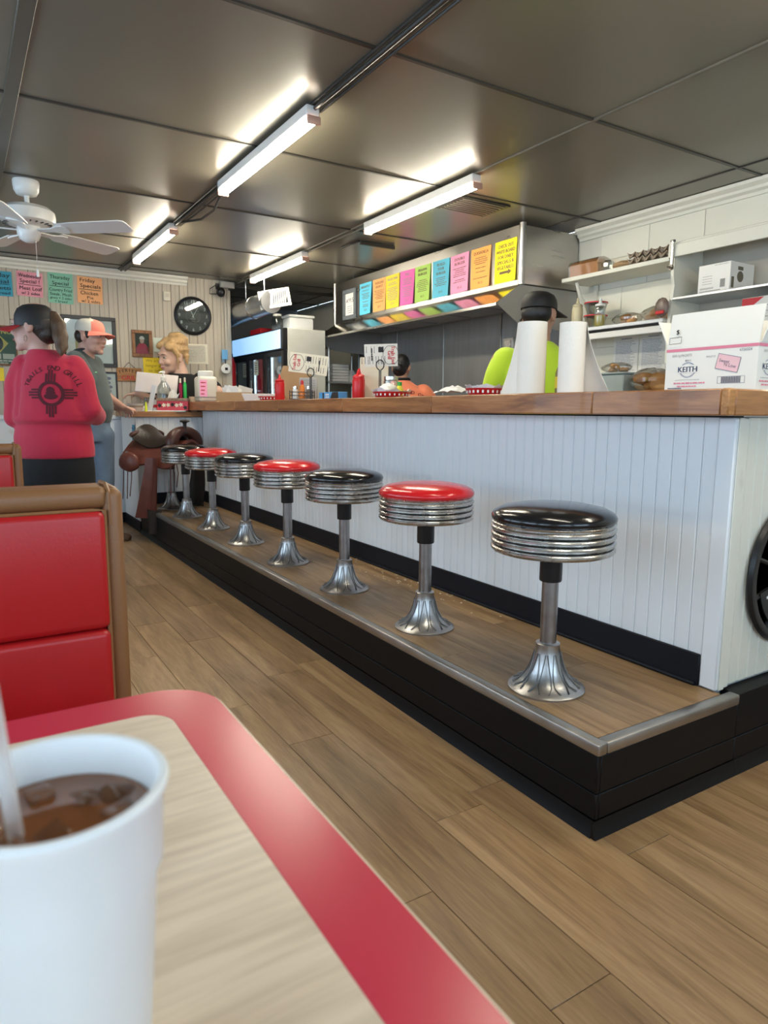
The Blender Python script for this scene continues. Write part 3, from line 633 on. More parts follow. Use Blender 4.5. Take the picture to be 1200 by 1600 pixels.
# ================================================================== HOOD
HX, HY0, HY1 = 3.40, 3.70, 6.47
hd = thing('range_hood', 'long stainless steel cooking hood covered in coloured paper signs', 'range hood', (3.6, (HY0+HY1)/2, 1.74))
def yz(mb, poly, y0, y1): return mb.add([(x,y0,z) for x, z in poly]+[(x,y1,z) for x, z in poly], [tuple(range(len(poly))), tuple(reversed([len(poly)+i for i in range(len(poly))]))]+[(i,(i+1) % len(poly),len(poly)+(i+1) % len(poly),len(poly)+i) for i in range(len(poly))])
W(yz(Mb(), [(HX,2.0),(HX,2.400),(XW-.02,2.400),(XW-.02,2.0)], HY0+.02, HY1), 'upper_box', STEEL, hd, 0)
W(yz(Mb(), [(HX-.003,1.998),(3.185,1.858),(3.185,1.840),(3.200,1.840),(3.205,1.852),(HX+.01,1.985)], HY0+.003, HY1), 'lip', STEELM, hd, 0)
W(yz(Mb(), [(HX,1.999),(3.190,1.852),(3.39,1.735),(XW-.02,1.70),(XW-.02,1.999)], HY0, HY0+.004), 'end_skirt', STEELD, hd, 0)
W(yz(Mb(), [(HX,1.999),(3.190,1.852),(3.39,1.735),(XW-.02,1.70),(XW-.02,1.999)], HY1-.004, HY1), 'end_skirt', STEELD, hd, 0)
W(yz(Mb(), [(HX+.0,2.0005),(HX,2.400),(XW-.015,2.400),(XW-.015,2.0005)], HY0+.012, HY0+.0195), 'end_panel', STEEL, hd, 0)
for y in (HY0+.006, HY1+.008): W(Mb().tube([(HX+.012,y,2.0),(HX+.012,y,2.41)], .024, 14), 'corner_post', STEEL, hd)
W(Mb().tube([(HX-.0,HY0+.002,2.002),(3.70,HY0+.0,2.002),(XW-.03,HY0,2.002)], .006, 6), 'edge_bead', BATTEN, hd)
W(Mb().box((3.5,HY0+.1,1.99), (XW-.03,HY1-.1,1.995)), 'filter_bank', BATTEN, hd, 0)
for j in range(5): W(Mb().rbox((3.55,HY0+.15+.5*j,1.93), (3.9,HY0+.60+.5*j,1.985), .004), 'grease_filter', STEELD, hd)
for y in (HY0+.05, HY1-.3): W(Mb().tube([(HX+.05,y,2.40),(HX+.05,y,ZC-.004)], .006, 6), 'hanger_rod', CHROME, hd)
hb = thing('outlet_box', 'small grey metal outlet box on the steel wall beneath the hood', 'box', (3.60,3.98,1.62))  # outlet box under the hood, with no lamp in it
Mb().rbox((-.05,-.06,-.05), (.10,.06,.05), .006).ob('housing', STEELD, hb); Mb().rbox((-.056,-.035,-.03), (-.0505,.035,.03), .003).ob('face_plate', CHROME, hb); Mb().rbox((.1005,-.03,-.01), (.36,.03,.03), .004).ob('arm', STEELD, hb)
cols = [('sky', (.12,.58,.80)), ('apricot', (1.0,.42,.14)), ('yellow', (.95,.70,.04)), ('magenta', (.90,.16,.48)), ('lime', (.48,.74,.14)), ('aqua', (.12,.55,.72)), ('rose', (.95,.34,.52)), ('orange', (1.0,.40,.10)), ('sunny', (1.0,.80,.01))]
heads = [['BREAKFAST'], ['BURGERS', 'BASKET'], ['SALAD BAR'], ['PIE'], ['BRAHMA', 'BURGER'], ['BUILD', 'YOUR', 'BURGER'], ['DOUBLE', 'BURGER'], ['QUESADILLA'], None]
hl = ['sky blue menu paper on the hood beside the framed grade', 'light orange menu paper between the sky blue and yellow papers on the hood', 'amber yellow menu paper left of the magenta one on the hood', 'magenta menu paper on the hood', 'lime green menu paper on the hood', 'blue menu paper between the green and pink papers on the hood', 'pink burger menu paper right of the blue one on the hood', 'large orange menu paper second from the near end of the hood', 'bright yellow paper telling guests to check the white board']
ys = [5.832,5.58,5.355,5.117,4.886,4.629,4.384,4.131,3.857]
for k in range(9):
    w, h = .228, .288; rr = random.Random(40+k); z = 2.180
    p = thing('menu_paper', hl[k], 'paper sign', (HX-.0015, ys[k], z), group='coloured papers on the hood')
    M_ = frame((0,0,0), (0,-1,0), (-1,0,0)) @ rotz(rr.uniform(-.02,.02))
    curl = rr.uniform(.006,.022)
    Mb().sheet(lambda u, v: (w*(u-.5), h*(v-.5), .002+curl*(max(0,u-.6)/.4)**2*(1-v)), 6, 5, .0008).ob('sheet', paper(cols[k][0], cols[k][1]), p, M=M_)
    mb = Mb()
    if heads[k]:
        y = .108
        for ln in heads[k]: text(mb, ln, .030, 0, y, .003, width=min(.17, .021*len(ln)), bold=.0009); y -= .034
        while y > -.075:
            if rr.random() < .82: wd = rr.uniform(.05,.09); scribble(mb, -wd, wd, y, .006, rr, .003)
            y -= .0145
        text(mb, '$%d.%d' % (rr.randint(6,9), rr.choice((25,50,75,95))), .024, 0, -.105, .003)
    else:
        for i, ln in enumerate(('CHECK OUT', 'WHITE BOARD', 'FOR DAILY', 'SPECIALS &', 'VEGETABLES')): text(mb, ln, .034, 0, .105-.037*i, .003, width=.0178*len(ln), bold=.0012)
        mb.add([(-.06,-.085,.003),(.03,-.085,.003),(.03,-.096,.003),(.068,-.076,.003),(.03,-.056,.003),(.03,-.067,.003),(-.06,-.067,.003)], [(0,1,2,3,4,5,6)])
    mb.v = [(x, y, z_+curl*(max(0,x/w-.1)/.4)**2*(.5-y/h)+.0008) for x, y, z_ in mb.v]
    mb.ob('lettering', INKG if k in (2,3) else mat('ink_brown', (.16,.10,.05), .6), p, M=M_)
cf = thing('grade_certificate', 'grey framed grade certificate reading A 99.5 on the hood', 'framed certificate', (HX-.002,6.14,2.165))
M_ = frame((0,0,0), (0,-1,0), (-1,0,0)); mb = Mb()
for a, b in (((-.13,-.145),(.13,-.105)),((-.13,.105),(.13,.145)),((-.13,-.1048),(-.09,.1048)),((.09,-.1048),(.13,.1048))): mb.rbox((*a,0), (*b,.018), .004)
mb.ob('frame', mat('frame_slate', (.14,.155,.17), .5), cf, M=M_)
Mb().box((-.0898,-.1046,.001), (.0898,.1046,.004)).ob('sheet', PAPERW, cf, 0, M=M_)
mb = text(text(Mb(), 'A', .05, -.055, .035, .0045, bold=.002), '99.5', .06, .022, .035, .0045, width=.10); rr = random.Random(2)
for k in range(4): scribble(mb, -.05, .05, -.02-.02*k, .005, rr, .0045)
text(mb, '9.1', .018, .06, -.09, .0045); mb.ob('lettering', INK, cf, M=M_)
# ================================================================== BACK WALL THINGS (face -Y)
YF = YB-.0095
def wallM(rz=0): return frame((0,0,0), (1,0,0), (0,-1,0)) @ rotz(rz)
def hand_paper(label, x0, x1, z0, z1, col, lines, rz=0, name='special_paper', cat='paper sign', ink=INK, group=None, rules=()):
    w, h = x1-x0, z1-z0; p = thing(name, label, cat, ((x0+x1)/2, YF-.001, (z0+z1)/2), group=group); M_ = wallM(rz)
    Mb().sheet(lambda u, v: (w*(u-.5), h*(v-.5), .0015+.006*(max(0,abs(u-.5)-.3)/.2)**2*(1-v)), 6, 4, .0008).ob('sheet', col, p, M=M_)
    mb = Mb()
    for t_, s_, cx, cy, wd in lines: text(mb, t_, s_*h, cx*w, cy*h, .009, width=wd*w)
    for cy in rules: rule(mb, 0, cy*h, w*.85, .004, .009)
    if mb.v: mb.ob('lettering', ink, p, M=M_)
    return p
gS = 'daily special papers on the back wall'
hand_paper('blue daily special paper at the left edge of the back wall', .20, .501, 2.104, 2.317, paper('teal', (.05,.34,.48)), [('Tuesday', .24, .05, .33, .8), ('Special', .22, .06, .08, .7), ('Spaghetti', .22, .05, -.18, .8), ('w/ 2 bread', .17, .08, -.38, .7)], .01, group=gS, rules=(-.03,))
hand_paper('pink Wednesday special paper on the back wall', .536, .747, 2.12, 2.332, paper('pink', (.85,.33,.40)), [('Wednesday', .22, .0, .33, .88), ('Special !', .22, .0, .11, .75), ('Meat Loaf', .22, .02, -.18, .85), ('w/ 2 sides', .18, .02, -.38, .7)], -.03, group=gS, rules=(-.03,))
hand_paper('green Thursday special paper on the back wall', .788, .998, 2.08, 2.353, paper('mint', (.25,.56,.40)), [('Thursday', .17, -.02, .34, .8), ('Special', .16, 0, .15, .65), ('Country Fried', .14, 0, -.07, .9), ('Steak, Mash', .13, 0, -.21, .85), ('gravy + 2 sides', .11, 0, -.33, .85), ('+ bread', .11, 0, -.44, .5)], -.02, group=gS, rules=(.05,))
hand_paper('orange Friday specials paper on the back wall', 1.035, 1.254, 2.101, 2.34, paper('peach', (.95,.46,.20)), [('Friday', .2, -.1, .36, .6), ('Specials', .2, .02, .15, .82), ('Chicken', .2, -.03, -.12, .7), ('Pie', .16, 0, -.29, .25), ('w/ 2 sides', .15, .02, -.43, .75)], -.02, group=gS, rules=(.02,))
hand_paper('yellow handwritten notice below the small portrait', 1.60, 1.835, 1.47, 1.629, paper('note_yellow', (.95,.72,.04)), [('We are no', .25, 0, .3, .8), ('longer able', .25, 0, 0, .8), ('to take', .25, 0, -.3, .6)], 0, 'wall_notice', 'notice', ink=mat('ink_orange', (.45,.25,.02), .6))
hand_paper('yellow note at the left edge under the green poster', .18, .385, 1.363, 1.48, paper('note_yellow2', (.95,.70,.05)), [], 0, 'wall_notice', 'notice')
hand_paper('cream typed notice right of the blonde woman', 2.02, 2.251, 1.585, 1.785, PAPERC, [], .02, 'wall_notice', 'notice', ink=INKG)
mb = Mb(); rr = random.Random(9)
for k in range(11): scribble(mb, -.09, .09, .078-.0148*k, .005, rr, .009)
o = [c for c in COL.objects if c.get('label', '').startswith('cream typed')][0]; mb.ob('lettering', INKG, o, M=wallM(.02))
hand_paper('small pale green licence card behind the blonde woman', 1.706, 1.86, 1.687, 1.824, paper('palegreen', (.66,.72,.62)), [], 0, 'licence_card', 'card', ink=INKG)
def picture(name, label, x0, x1, z0, z1, fw, fm_, inner, art=None, dep=.018, mat_w=0, glass=True):
    w, h = x1-x0, z1-z0; p = thing(name, label, 'picture', ((x0+x1)/2, YF-.001, (z0+z1)/2)); M_ = wallM(); mb = Mb()
    for a, b in (((-w/2,-h/2),(w/2,-h/2+fw)),((-w/2,h/2-fw),(w/2,h/2)),((-w/2,-h/2+fw+.0002),(-w/2+fw,h/2-fw-.0002)),((w/2-fw,-h/2+fw+.0002),(w/2,h/2-fw-.0002))): mb.rbox((*a,0), (*b,dep), .003)
    mb.ob('frame', fm_, p, M=M_); Mb().box((-w/2+fw+.0003,-h/2+fw+.0003,.001), (w/2-fw-.0003,h/2-fw-.0003,.005)).ob('picture_sheet', inner, p, 0, M=M_)
    if art: art(p, M_, w-2*fw, h-2*fw)
    if glass: Mb().box((-w/2+fw+.0003,-h/2+fw+.0003,.010), (w/2-fw-.0003,h/2-fw-.0003,.0115)).ob('pane', GLASS, p, 0, M=M_)
    return p
def art_big(p, M_, w, h):
    Mb().box((w*.02,-h*.30,.0052), (w*.26,h*.18,.006)).ob('print', mat('print_grey', (.07,.07,.075), .5), p, 0, M=M_)
    Mb().box((-w*.30,-h*.30,.0052), (-w*.05,h*.18,.006)).ob('print', mat('print_straw', (.50,.40,.16), .5), p, 0, M=M_)
picture('framed_print', 'large black-framed print behind the man in the cap', .873, 1.358, 1.516, 1.984, .036, mat('frame_black', (.022,.021,.022), .35), PAPERW, art_big)
def art_small(p, M_, w, h):
    rr = random.Random(4)
    for k in range(5): Mb().ball((rr.uniform(-.3,.3)*w, (.32-.16*k)*h, .005), (w*.28,h*.06,.003), 10).ob('print', mat('print_violet', (.25,.22,.34), .5), p, M=M_)
picture('framed_photo', 'narrow black-framed photo low on the wall beside the man', 1.22, 1.349, 1.189, 1.475, .016, MATS['frame_black'], PAPERW, art_small)
def art_portrait(p, M_, w, h):
    Mb().box((-w*.5,-h*.5,.0052), (w*.5,h*.5,.0056)).ob('photo_ground', mat('photo_dark_green', (.025,.04,.02), .5), p, 0, M=M_)
    mb = Mb(); mb.add([(-.46*w,-.5*h,.006),(.46*w,-.5*h,.006),(.44*w,-.2*h,.006),(.2*w,.02*h,.006),(-.2*w,.02*h,.006),(-.44*w,-.2*h,.006)], [(0,1,2,3,4,5)]); mb.ob('photo_clothes', mat('photo_red', (.50,.02,.07), .5), p, M=M_)
    Mb().prism([(.15*w*math.cos(a),.14*h+.13*h*math.sin(a)) for a in np.linspace(0,2*PI,18)[:-1]], .0062, .0066).ob('photo_face', mat('photo_skin', (.62,.40,.32), .5), p, M=M_)
    Mb().prism([(.19*w*math.cos(a),.22*h+.16*h*math.sin(a)) for a in np.linspace(0,PI,14)], .0067, .007).ob('photo_hair', mat('photo_white', (.75,.74,.72), .5), p, M=M_)
picture('framed_portrait', 'small wood-framed portrait of a white-haired figure in red', 1.499, 1.694, 1.628, 1.886, .032, W_FRAME, PAPERC, art_portrait)
def art_poster(p, M_, w, h):
    text(Mb(), 'NO', .055, w*.30, h*.36, .006, bold=.002).ob('lettering', mat('poster_yellow', (.80,.62,.14), .5), p, M=M_)
    mb = Mb(); mb.add([(0,-.11,.006),(.11,.02,.006),(0,.13,.006),(-.11,.02,.006)], [(0,1,2,3)]); mb.ob('emblem', MATS['poster_yellow'], p, M=M_)
    Mb().prism([(.07*math.cos(a),.015+.075*math.sin(a)) for a in np.linspace(0,2*PI,20)[:-1]], .0062, .0068).ob('emblem', mat('poster_dark', (.012,.02,.014), .5), p, M=M_)
    for k in range(3): Mb().box((-w*.46+w*.32*k,-h*.36,.0055), (-w*.18+w*.32*k,-h*.22,.0065)).ob('tile', PAPERC, p, 0, M=M_)
    rr = random.Random(6); scribble(scribble(Mb(), -w*.4, w*.4, -h*.41, .016, rr, .006), -w*.3, w*.3, -h*.47, .013, rr, .006).ob('lettering', PAPERC, p, M=M_)
picture('green_poster', 'dark green and yellow poster at the left edge behind the woman', .15, .505, 1.50, 1.85, .012, W_FRAME, mat('poster_green', (.02,.10,.045), .5), art_poster)
ck = thing('wall_clock', 'round black wall clock with white numerals', 'clock', (2.108, YF-.001, 2.06)); M_ = wallM(); R = .190
Mb().lathe([(R-.028,0),(R,0),(R+.001,.012),(R-.006,.028),(R-.018,.034),(R-.028,.028),(R-.030,.012)], 56).ob('rim', RUBBER, ck, 50, M=M_)
Mb().lathe([(0,.004),(R-.028,.004),(R-.028,.011),(0,.011)], 48).ob('dial', mat('clock_dial', (.035,.037,.04), .35), ck, M=M_)
mb = Mb(); nr = R-.052
for k in range(1, 13): text(mb, str(k), .044, nr*math.sin(PI*k/6), nr*math.cos(PI*k/6), .0140, bold=.0008)
for k in range(60): a = PI*k/30; mb.lathe([(.0018,.0135),(0,.0139)], 6, ((R-.034)*math.sin(a),(R-.034)*math.cos(a),0))
mb.ob('numerals', PAPERW, ck, M=M_)
mb = Mb(); mb.tube([(.072*math.cos(a),.072*math.sin(a),.0118) for a in np.linspace(0,2*PI,32)[:-1]], .0012, 4, closed=True); scribble(mb, -.025, .025, -.03, .012, random.Random(1), .0135); scribble(mb, -.02, .02, -.05, .006, random.Random(2), .0135); mb.ob('emblem', INKG, ck, M=M_)
Mb().prism([(-.003,-.02),(.003,-.02),(.002,.085),(-.002,.085)], .013, .0145).ob('hour_hand', PAPERW, ck, M=M_ @ rotz(.42)); Mb().prism([(-.0025,-.02),(.0025,-.02),(.0015,.12),(-.0015,.12)], .015, .0165).ob('minute_hand', PAPERW, ck, M=M_ @ rotz(-.55))
Mb().lathe([(0,.020),(R-.031,.020),(R-.031,.0215),(0,.0215)], 40).ob('pane', GLASS, ck, M=M_)
th = thing('thermostat', 'small beige thermostat left of the clock', 'thermostat', (1.852, YF-.001, 2.23)); Mb().rbox((-.034,-.045,0), (.034,.045,.026), .008, 2).ob('case', PAPERC, th, M=wallM()); Mb().rbox((-.02,-.01,.0262), (.02,.025,.028), .002).ob('dial_window', MATS['trim_beige'], th, M=wallM())
ws = thing('wooden_sign', 'small wooden sign with arched lettering hanging from a cord', 'sign', (1.462, YF-.001, 1.457)); M_ = wallM()
Mb().rbox((-.118,-.067,0), (.118,.062,.016), .004).ob('board', W_SIGN, ws, M=M_)
mb = Mb()
for k, ch in enumerate('TERIES'): text(mb, ch, .040, -.088+.030*k, .012+.024*math.sin(PI*(k+.6)/6.5), .0165, .35-.13*k, bold=.0012)
mb.ob('lettering', INK, ws, M=M_); text(Mb(), 'GRILL', .056, .008, -.034, .0165, width=.165, bold=.0022).ob('lettering', INKR, ws, M=M_)
Mb().tube([(-.05,.062,.008),(0,.115,.006),(.055,.062,.008)], .0025, 6).ob('cord', RUBBER, ws, M=M_)
sc = thing('speaker_camera', 'black security camera near the ceiling at the wall corner', 'security camera', (2.372, YF-.001, 2.325)); M_ = wallM()
Mb().rbox((-.02,.02,0), (.02,.08,.02), .004).ob('mount', RUBBER, sc, M=M_); Mb().tube([(0,.05,.015),(.005,.01,.05)], .012, 8).ob('arm', RUBBER, sc, M=M_)
Mb().ball((.01,-.015,.075), (.045,.05,.045), 16).ob('dome', RUBBER, sc, M=M_); Mb().tube([(-.02,.06,.01),(-.08,.02,.01),(-.085,-.03,.01),(-.02,-.03,.03)], .004, 6).ob('cable', RUBBER, sc, M=M_)
jb = thing('junction_box', 'grey electrical box and pipes at the top of the wall corner', 'junction box', (2.46, YF-.001, 2.395)); M_ = wallM()
Mb().rbox((-.07,-.035,0), (.08,.03,.06), .006).ob('box', mat('box_grey', (.42,.40,.36), .5), jb, M=M_)
for k in range(2): Mb().tube([(-.02+.03*k,-.035,.03),(-.02+.03*k,-.62,.03)], .0055, 6).ob('conduit', MATS['trim_beige'], jb, M=M_)
for k in range(3): Mb().tube([(.08,-.01+.012*k,.03),(.5,-.03+.015*k,.06),(1.3,.0+.012*k,.03)], .007, 6).ob('wire_run', BATTEN, jb, M=M_)
bt = thing('blue_tag', 'small blue tag hanging from the wall conduit beside the fridge', 'tag', (2.42, YF-.037, 1.69)); M_ = wallM()
Mb().rbox((-.032,-.05,0), (.032,.05,.006), .004).ob('card', paper('tagblue', (.16,.42,.72)), bt, M=M_); Mb().tube([(-.02,-.05,.003),(-.03,-.075,.003),(0,-.065,.003),(-.01,-.05,.003)], .004, 6).ob('loop', MATS['paper_tagblue'], bt, M=M_)
tm = thing('wall_thermometer', 'round white dial gauge low on the wall corner', 'gauge', (2.425, YF-.037, 1.545)); Mb().lathe([(.050,0),(.052,.012),(.046,.018),(0,.018)], 28).ob('case', WPLAS, tm, M=wallM()); Mb().rbox((-.012,-.015,.0182), (.018,.012,.022), .003).ob('display', RUBBER, tm, M=wallM()); Mb().tube([(0,.05,.004),(0,.10,.004)], .004, 6).ob('hook', RUBBER, tm, M=wallM())

# ================================================================== RIGHT WALL: SHELVES AND STORES
s1 = thing('wall_shelf', 'upper white wall shelf holding bread and egg flats', 'shelf', (3.85,3.17,2.04)); W(Mb().rbox((3.70,2.736,2.022), (XW-.006,3.605,2.050), .003), 'board', CREAM, s1)
for y in (3.52,): W(Mb().tube([(3.76,y,2.02),(3.80,y,1.93),(XW-.02,y,1.78)], .012, 8), 'bracket', CREAM, s1); W(Mb().rbox((XW-.03,y-.012,1.72), (XW-.006,y+.012,2.02), .003), 'bracket_leg', CREAM, s1)
s2 = thing('wall_shelf', 'lower white wall shelf with rail holding bottles and bags', 'shelf', (3.85,3.16,1.68)); W(Mb().rbox((3.70,2.757,1.670), (XW-.006,3.567,1.692), .003), 'board', WHITE, s2)
W(Mb().rbox((3.712,2.76,1.652), (3.72,3.56,1.669), .002), 'rail_gap', BLACKP, s2); W(Mb().rbox((3.70,2.75,1.61), (3.722,3.56,1.651), .004), 'ticket_rail', WENAM, s2); W(Mb().lathe([(.004,0),(.004,.003)], 8, M=TR(3.6995,2.765,1.63) @ Matrix.Rotation(-PI/2, 4, 'Y')), 'screw', BATTEN, s2)
cb = thing('open_cabinet', 'open cream wall cabinet with a scroll-cut side panel', 'cabinet', (3.84,2.3,1.9))
side = [(3.70,2.105),(3.70,1.93),(3.715,1.88),(3.705,1.80),(3.695,1.74),(3.695,1.42),(XW-.006,1.42),(XW-.006,2.105)]
W(yz(Mb(), side, 2.70, 2.72), 'side_panel', CREAM, cb, 0)
W(Mb().rbox((3.682,1.7,2.035), (3.6995,2.735,2.107), .003), 'fascia', CREAM, cb); W(Mb().rbox((3.70,1.7,2.108), (XW-.006,2.72,2.122), .003), 'top_board', CREAM, cb)
W(Mb().rbox((3.69,1.7,1.788), (XW-.006,2.6995,1.803), .002), 'metal_shelf', GALV, cb); W(Mb().rbox((3.69,1.7,1.45), (XW-.006,2.6995,1.468), .002), 'low_shelf', CREAM, cb)
W(Mb().rbox((XW-.0065,1.7,1.42), (XW-.0052,2.6995,2.107), .0005), 'back_panel', mat('cabinet_back_shaded', (.50,.46,.39), .5), cb)  # shade inside the cabinet put into the back's darker colour
co = thing('can_opener', 'chrome can opener hanging on the open cabinet corner', 'can opener', (3.68,2.698,2.05))
Mb().tube([(-.008,0,.075),(-.008,0,-.06)], .010, 10).ob('bar', CHROME, co); Mb().lathe([(.016,-.006),(.016,.006)], 14, M=TR(-.014,0,-.075) @ Matrix.Rotation(PI/2, 4, 'Y')).ob('gear', CHROMED, co); Mb().tube([(-.02,-.02,-.085),(-.02,.02,-.07)], .006, 8).ob('handle', CHROME, co); Mb().rbox((-.016,-.014,.068), (0,.014,.082), .003).ob('clip', CHROMED, co)
# painted steel prep table along the wall
pt = thing('prep_table', 'steel prep table along the right kitchen wall', 'prep table', (3.66,2.6,0)); W(Mb().rbox((3.36,1.3,1.085), (3.96,3.62,1.12), .004), 'top', STEEL, pt)
for x, y in ((3.40,1.36),(3.40,3.56),(3.92,1.36),(3.92,3.56)): W(Mb().tube([(x,y,0),(x,y,1.084)], .02, 8), 'leg', STEEL, pt)
BREAD = mat('bread_crust', (.56,.25,.08), .6, 0, .25, 10, .1, 40); BUN = mat('bun_crust', (.52,.26,.09), .5, 0, .25, 10)
lf = thing('bread_loaf', 'bagged sandwich loaf on the upper wall shelf', 'bread', (3.80,3.45,2.052))
rings = []
for i in range(9):
    u = i/8; y = -.125+.25*u; sc_ = 1-.10*(abs(u-.5)*2)**6
    rings.append([(x*sc_, y, z*sc_) for x, z in ((-.055,0),(.055,0),(.058,.05),(.066,.075),(.05,.10),(0,.108),(-.05,.10),(-.066,.075),(-.058,.05))])
Mb().loft(rings).ob('loaf', BREAD, lf, 60)
def bagf(sx, sy, sz, seed):
    rr = random.Random(seed); mb = Mb(); mb.ball((0,0,sz*.98), (sx,sy,sz), 18); mb.v = [(x*(1+rr.uniform(-.05,.05)), y*(1+rr.uniform(-.05,.05)), max(.0012, z*(1+rr.uniform(-.05,.05)))) for x, y, z in mb.v]; return mb
Mb().loft([[(x*1.05,y,max(z*1.05,.0005)) for x, z in ((-.055,0),(.055,0),(.066,.075),(.05,.10),(0,.11),(-.05,.10),(-.066,.075))] for y in (-.13,.13)]).ob('bag', FILM, lf)
Mb().ball((0,-.17,.045), (.05,.045,.04), 10).ob('bag_end', CLEARP, lf, 20)
def egg_flat(label, z):
    t = thing('egg_flat', label, 'egg tray', (3.83,2.90,z), group='paper egg flats')
    Mb().sheet(lambda u, v: (-.135+.27*u, -.145+.29*v, .020+.016*math.cos(u*PI*10)*math.cos(v*PI*10)+.004*math.sin(40*u)), 30, 30, .004).ob('tray', mat('egg_carton_pulp', (.42,.33,.24), .85, 0, .15, 20, .1, 80), t, 60)
    return t
egg_flat('lowest of the two stacked egg flats on the upper shelf', 2.052); e2 = egg_flat('upper of the two stacked egg flats on the upper shelf', 2.085); e2.rotation_euler.z = .04
pb = thing('paper_bag', 'crumpled brown paper bag between loaf and egg flats', 'bag', (3.80,3.15,2.051)); bagf(.06,.085,.028,3).ob('bag', CARD, pb, 15)
def squeeze(name, label, cat, loc, r, h, bm_mat, tip, group=None, liquid=None):
    t = thing(name, label, cat, loc, group=group)
    Mb().lathe([(0,0),(r*.92,0),(r,.006),(r,h*.62),(r*.93,h*.68),(r*.86,h*.71)], 24).ob('body', bm_mat, t, 50)
    Mb().lathe([(r*.9,h*.705),(r*.94,h*.715),(r*.94,h*.77),(r*.62,h*.80),(r*.34,h*.825),(r*.16,h*.985),(r*.10,h),(0,h)], 20).ob('cap', tip, t, 40)
    if liquid: Mb().lathe([(0,.004),(r*.93,.004),(r*.97,.01),(r*.97,h*.40),(0,h*.40)], 20).ob('contents', liquid, t)
    return t
OIL = mat('cooking_oil', (.62,.47,.10), .2); MAYO = mat('squeeze_cream', (.62,.54,.34), .35)
squeeze('squeeze_bottle', 'cream squeeze bottle at the left end of the lower wall shelf', 'squeeze bottle', (3.76,3.50,1.693), .038, .22, MAYO, MAYO)
squeeze('squeeze_bottle', 'clear squeeze bottle half full of yellow oil on the lower shelf', 'squeeze bottle', (3.74,3.28,1.693), .036, .19, CLEARP, WPLAS, liquid=OIL)
for k, (y, z, sfx) in enumerate([(3.37,1.693,'lower'),(3.37,1.78,'upper')]):
    t = thing('plastic_tub', '%s of two clear tubs with red rims on the lower wall shelf' % sfx, 'tub', (3.80,y,z), group='stacked clear tubs')
    Mb().lathe([(0,0),(.055,0),(.075,.082),(.072,.082),(.053,.004),(0,.004)], 24).ob('body', CLEARP, t); Mb().lathe([(.073,.080),(.080,.080),(.080,.088),(.073,.088),(.073,.080)], 24).ob('rim', KRED, t)
def bun_bag(label, loc, n, seed, s_=1.0):
    t = thing('bun_bag', label, 'bread bag', loc); rr = random.Random(seed)
    for k in range(n): Mb().ball((0,0,0), (.045*s_,.045*s_,.026*s_), 14).ob('bun', BUN, t, 60, loc=(rr.uniform(-.04,.04), -.07*(n/4)+.045*k, .026*s_+.03*s_*(k % 2)), rot=(rr.uniform(-.3,.3),rr.uniform(-.3,.3),0))
    bagf(.085*s_,.05*n*.75,.048*s_,seed).ob('bag', FILM, t, 15); return t
bun_bag('flat bag of buns in the middle of the lower wall shelf', (3.80,3.10,1.693), 3, 4, .8); bun_bag('bag of buns at the right end of the lower wall shelf', (3.80,2.87,1.693), 3, 6, .95)
sg_ = thing('spice_bag', 'small dark printed snack bag hanging at the shelf end', 'bag', (3.70,2.745,1.70)); Mb().ball((-.03,0,.05), (.02,.05,.06), 12).ob('bag', mat('bag_dark_print', (.16,.11,.09), .3, 0, .8, 40), sg_, 20); Mb().rbox((-.052,-.03,.01), (-.047,.03,.03), .002).ob('label_strip', KRED, sg_)
for k, (y0, lab) in enumerate(((3.24,'left'),(3.02,'right'))):
    p = thing('price_list', '%s of the two typed lists on the wall under the lower shelf' % lab, 'paper sign', (XW-.0065,y0,1.50), group='typed lists under the shelf'); M_ = frame((0,0,0), (0,-1,0), (-1,0,0)); rr = random.Random(k+60)
    Mb().box((-.105,-.17,.0005), (.105,.15,.0018)).ob('sheet', PAPERW, p, 0, M=M_); mb = Mb(); scribble(mb, -.04, .05, .125, .008, rr, .0022)
    for i in range(27): scribble(mb, -.085, .04+rr.uniform(0,.04), .105-.0098*i, .0038, rr, .0022)
    mb.ob('lettering', mat('ink_lavender', (.30,.31,.42), .6), p, M=M_)
bn = thing('steel_bin', 'pale blue-grey bin on the prep table', 'bin', (3.60,2.98,1.121)); Mb().rbox((-.10,-.12,0), (.10,.11,.235), .006).ob('tub', mat('bin_bluegrey', (.36,.43,.45), .5), bn); Mb().rbox((-.11,-.13,.2352), (.11,.12,.247), .004).ob('rim', MATS['bin_bluegrey'], bn)
bun_bag('bag of buns in front of the blue-grey bin', (3.56,2.69,1.245), 4, 8, 1.45)
cx = thing('bun_crate', 'red checkered bun carton on the prep table', 'carton', (3.56,2.72,1.121)); Mb().rbox((-.09,-.12,0), (.09,.12,.120), .004).ob('carton', CARD, cx)
mb = Mb()
for r_ in range(2):
    for i in range(12): rule(mb, -.11+.02*i, .10-.018*r_, .018, .016, 0, (i+r_) % 2)
mb.ob('check_print', [KRED, PAPERW], cx, M=frame((-.0905,0,0), (0,-1,0), (-1,0,0)))
bun_bag('flat bag of tortillas on top of the blue-grey bin', (3.60,3.0,1.3695), 3, 10, .7)
def carton(name, label, cat, loc, dx, dy, dz, m=WENAM):
    t = thing(name, label, cat, loc); Mb().rbox((0,-dy,0), (dx,0,dz), .002).ob('box', m, t); return t
wbx = carton('cup_carton', 'white printed carton on the metal cabinet shelf', 'carton', (3.715,2.545,1.8045), .23, .195, .155); M_ = frame((-.0006,-.0975,.0775), (0,-1,0), (-1,0,0)); mb = Mb(); rr = random.Random(31)
scribble(mb, .0, .085, .068, .003, rr)
for i in range(4): scribble(mb, -.07, -.01, .012-.014*i, .003, rr)
for i in range(14): rule(mb, -.08+.006*i, -.055, .003, .010)
